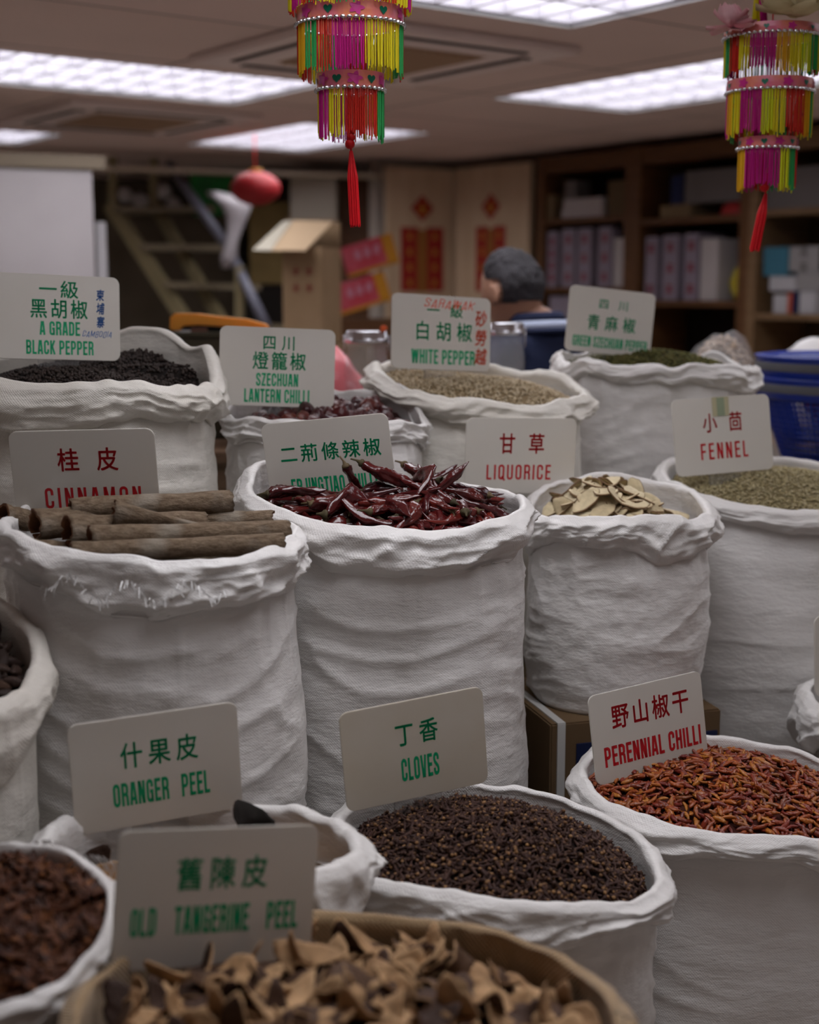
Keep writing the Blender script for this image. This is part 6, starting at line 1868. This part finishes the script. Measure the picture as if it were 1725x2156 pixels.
# ------------------------------------------------------------------ the man behind the sacks
M_SKIN = pmat('skin', (0.36, 0.19, 0.125), 0.5, 0.35, var=(0.33, 0.17, 0.11), var_scale=14, sss=.1)
M_HAIR = pmat('greying_hair', (0.014, 0.011, 0.014), 0.6, 0.3, var=(0.040, 0.036, 0.042), var_scale=14, bump=.9, bump_scale=160)
M_SHIRT = pmat('navy_polo', (0.011, 0.016, 0.045), 0.8, 0.2, bump=.2, bump_scale=90)
M_STRIPE = pmat('pale_collar_stripe', (0.36, 0.40, 0.52), 0.8, 0.2)
M_PANTS = pmat('dark_trousers', (0.03, 0.03, 0.035), 0.8, 0.2)
M_SHOE = pmat('black_shoes', (0.015, 0.015, 0.015), 0.5, 0.4)
def build_man():
    Ym = 3.98
    hd = at(1078, 604, Ym)          # middle of the skull
    face = math.radians(128)        # he looks away to the left
    fx, fy = math.cos(face), math.sin(face)
    root = empty('person', (hd.x+.065, Ym-.03, 0)); tag(root, 'man with short greying hair in a navy polo shirt, seen from behind, head turned left', 'person')
    # skeleton in the man's own frame: +X left of him... x' = forward
    Fv = Vector((fx, fy, 0)); Lv = Vector((-fy, fx, 0))
    def W(f, l, z): return Vector((root.location.x, root.location.y, 0))+Fv*f+Lv*l+Vector((0, 0, z))
    V = []; E_ = []; Rr_ = []
    def v(p, r): V.append(p); Rr_.append(r); return len(V)-1
    pel = v(W(0, 0, .93), (.15, .12)); sp = v(W(-.01, 0, 1.10), (.145, .11)); ch = v(W(-.01, 0, 1.26), (.16, .115)); up_ = v(W(-.015, 0, 1.375), (.105, .085))
    nk = v(W(.0, 0, 1.425), (.062, .062)); nk2 = v(W(.02, 0, 1.50), (.058, .058))
    E_ += [(pel, sp), (sp, ch), (ch, up_), (up_, nk), (nk, nk2)]
    for sg in (-1, 1):
        sh = v(W(-.015, sg*.165, 1.365), (.062, .062)); el = v(W(.0, sg*.235, 1.08), (.045, .045)); wr = v(W(.20, sg*.20, .98), (.030, .026)); hn = v(W(.275, sg*.19, .965), (.038, .020))
        E_ += [(up_, sh), (sh, el), (el, wr), (wr, hn)]
        for k in range(4):
            b = v(W(.325, sg*.19+(k-1.5)*.021, .96), (.0095, .0095)); c = v(W(.365-.006*abs(k-1.3), sg*.19+(k-1.5)*.023, .945), (.0085, .0085)); d = v(W(.385-.008*abs(k-1.3), sg*.19+(k-1.5)*.023, .925), (.0075, .0075))
            E_ += [(hn, b), (b, c), (c, d)]
        t1 = v(W(.265, sg*.145, .955), (.011, .011)); t2 = v(W(.30, sg*.125, .945), (.010, .010)); E_ += [(wr, t1), (t1, t2)]
        hp = v(W(0, sg*.09, .86), (.095, .095)); kn = v(W(.02, sg*.10, .48), (.062, .062)); an = v(W(0, sg*.105, .09), (.042, .042)); tt = v(W(.15, sg*.12, .035), (.040, .030))
        E_ += [(pel, hp), (hp, kn), (kn, an), (an, tt)]
    me = bpy.data.meshes.new('b'); me.from_pydata([tuple(p) for p in V], E_, []); o = bpy.data.objects.new('b', me); COL.objects.link(o)
    md = o.modifiers.new('s', 'SKIN')
    for i, sv in enumerate(me.skin_vertices[0].data): sv.radius = Rr_[i]; sv.use_root = (i == pel)
    o.modifiers.new('ss', 'SUBSURF').levels = 2
    dg = bpy.context.evaluated_depsgraph_get(); dg.update()
    bmsh = bpy.data.meshes.new_from_object(o.evaluated_get(dg))
    bpy.data.objects.remove(o)
    bm = bmesh.new(); bm.from_mesh(bmsh)
    # head: skull, jaw, nose, brow, ears
    iv4, fi4 = ico(4)
    P = iv4.copy()
    f_, l_, u_ = P[:, 0], P[:, 1], P[:, 2]
    X_ = f_*.098; Y_ = l_*.079; Z_ = u_*.118
    low = np.clip(-u_, 0, 1)
    Y_ *= 1-.28*low; X_ = X_*(1-.10*low)+.022*low*np.clip(f_+.3, 0, 1)
    X_ += .030*np.exp(-((l_/.16)**2+((u_+.12)/.20)**2))*(f_ > 0)      # nose
    X_ += .006*np.exp(-((l_/.5)**2+((u_-.22)/.12)**2))*(f_ > 0)       # brow
    X_ -= .010*np.exp(-(((np.abs(l_)-.38)/.16)**2+((u_-.02)/.13)**2))*(f_ > 0)  # eye sockets
    X_ += .006*np.exp(-((l_/.28)**2+((u_+.48)/.09)**2))*(f_ > 0)      # lips
    X_ -= .008*np.clip(u_, -1, 1)*0
    tilt = math.radians(30)
    H_ = hd-Vector((0, 0, .012))
    hv = []
    def toW(x, y, z):
        x2 = x*math.cos(tilt)+z*math.sin(tilt); z2 = -x*math.sin(tilt)+z*math.cos(tilt)
        return H_+Fv*x2+Lv*y+Vector((0, 0, z2))
    vs = [bm.verts.new(toW(*p)) for p in zip(X_, Y_, Z_)]
    for t in fi4: bm.faces.new([vs[i] for i in t])
    for sg in (-1, 1):
        ev, ef = ico(2)
        vs2 = []
        for p in ev:
            q = p*np.array([.020, .008, .033])
            rim_ = math.hypot(p[0], p[2])
            q[1] += .006*max(0, rim_-.6)-.004*max(0, .5-rim_)
            vs2.append(bm.verts.new(toW(-.004+q[0]-.25*q[2]*.0-.012, sg*(.080+q[1]+.006), q[2]-.018)))
        for t in ef: bm.faces.new([vs2[i] for i in t])
    mj = bpy.data.meshes.new('j'); bm.to_mesh(mj); bm.free()
    o = bpy.data.objects.new('j', mj); COL.objects.link(o)
    rm = o.modifiers.new('r', 'REMESH'); rm.mode = 'VOXEL'; rm.voxel_size = .0065
    sm = o.modifiers.new('sm', 'SMOOTH'); sm.iterations = 4; sm.factor = .5
    dg = bpy.context.evaluated_depsgraph_get(); dg.update()
    body = bpy.data.meshes.new_from_object(o.evaluated_get(dg)); bpy.data.objects.remove(o)
    body.name = 'body'
    off = Vector(root.location)
    nV = len(body.vertices)
    co = np.empty(nV*3, np.float32); body.vertices.foreach_get('co', co); co = co.reshape(-1, 3).astype(float)
    no = np.empty(nV*3, np.float32); body.vertices.foreach_get('normal', no); no = no.reshape(-1, 3).astype(float)
    faces = [tuple(p.vertices) for p in body.polygons]
    d = co-np.array(H_); fw = d @ np.array(Fv); lt = d @ np.array(Lv); uz = d[:, 2]
    db = co-np.array([off.x, off.y, 0]); bf = db @ np.array(Fv); bl = db @ np.array(Lv); bz = co[:, 2]
    link('body', mkmesh('body', co-np.array(off), faces, M_SKIN), root)
    def sub(name, mask, offs, mat, noise=None):
        keep = [f for f in faces if all(mask[i] for i in f)]
        used = sorted({i for f in keep for i in f}); mp_ = {a: b for b, a in enumerate(used)}
        q = co[used]+no[used]*(offs[used][:, None] if isinstance(offs, np.ndarray) else offs)
        return link(name, mkmesh(name, q-np.array(off), [tuple(mp_[i] for i in f) for f in keep], mat), root)
    # hair: back and top of the skull down to the neckline, not the face or the ears
    ear = (np.abs(lt) > .072) & (np.abs(uz+.018) < .045) & (np.abs(fw+.012) < .034)
    line = np.where(fw > .0, .012+.75*fw, -.040-.10*fw)
    hair = (uz > line) & ~ear & (bz > 1.45)
    hair &= ~((fw > .015) & (np.abs(lt) > .058) & (uz < .02))
    depth = np.clip((uz-line)/.05, 0, 1)
    sub('hair', hair, .003+.008*depth+.0035*fbm(co[:, 0]*70, co[:, 1]*70, co[:, 2]*70, 4, 2), M_HAIR)
    arm_r = np.abs(bl)
    shirt = (bz > .93) & (bz < 1.455-.25*np.clip(bf, 0, 1)) & ~((bz < 1.13) & (arm_r > .185)) & (bf < .14)
    polo = sub('polo_shirt', shirt, .010+.003*fbm(co[:, 0]*14, co[:, 1]*14, co[:, 2]*9, 9, 2), M_SHIRT)
    pants = (bz <= .97) & (bz > .09) & ~((arm_r > .16) & (bz > .84) & (bf > .1)) & ~((arm_r > .19) & (bz > .85))
    sub('trousers', pants, .010, M_PANTS)
    sub('shoes', (bz <= .10), .006, M_SHOE)
    # turned down collar with its stripe
    for nm, r0, z0, r1_, z1, mt in (('collar', .072, 1.475, .086, 1.452, M_SHIRT), ('collar_stripe', .0865, 1.452, .101, 1.432, M_STRIPE), ('collar', .102, 1.431, .112, 1.420, M_SHIRT)):
        V_ = []; F_ = []
        n = 40
        for i in range(n):
            a = 2*PI*i/n
            for r, z in ((r0, z0), (r1_, z1), (r1_-.004, z1-.002), (r0-.004, z0-.002)):
                p = W(-.004+r*1.0*math.cos(a), r*1.05*math.sin(a), z-.03*math.cos(a)*(1 if math.cos(a) > 0 else .2)); V_.append(np.array(p-off))
        for i in range(n):
            j = (i+1) % n
            for k in range(4): F_.append((i*4+k, j*4+k, j*4+(k+1) % 4, i*4+(k+1) % 4))
        link(nm, mkmesh(nm, V_, F_, mt), polo)
build_man()
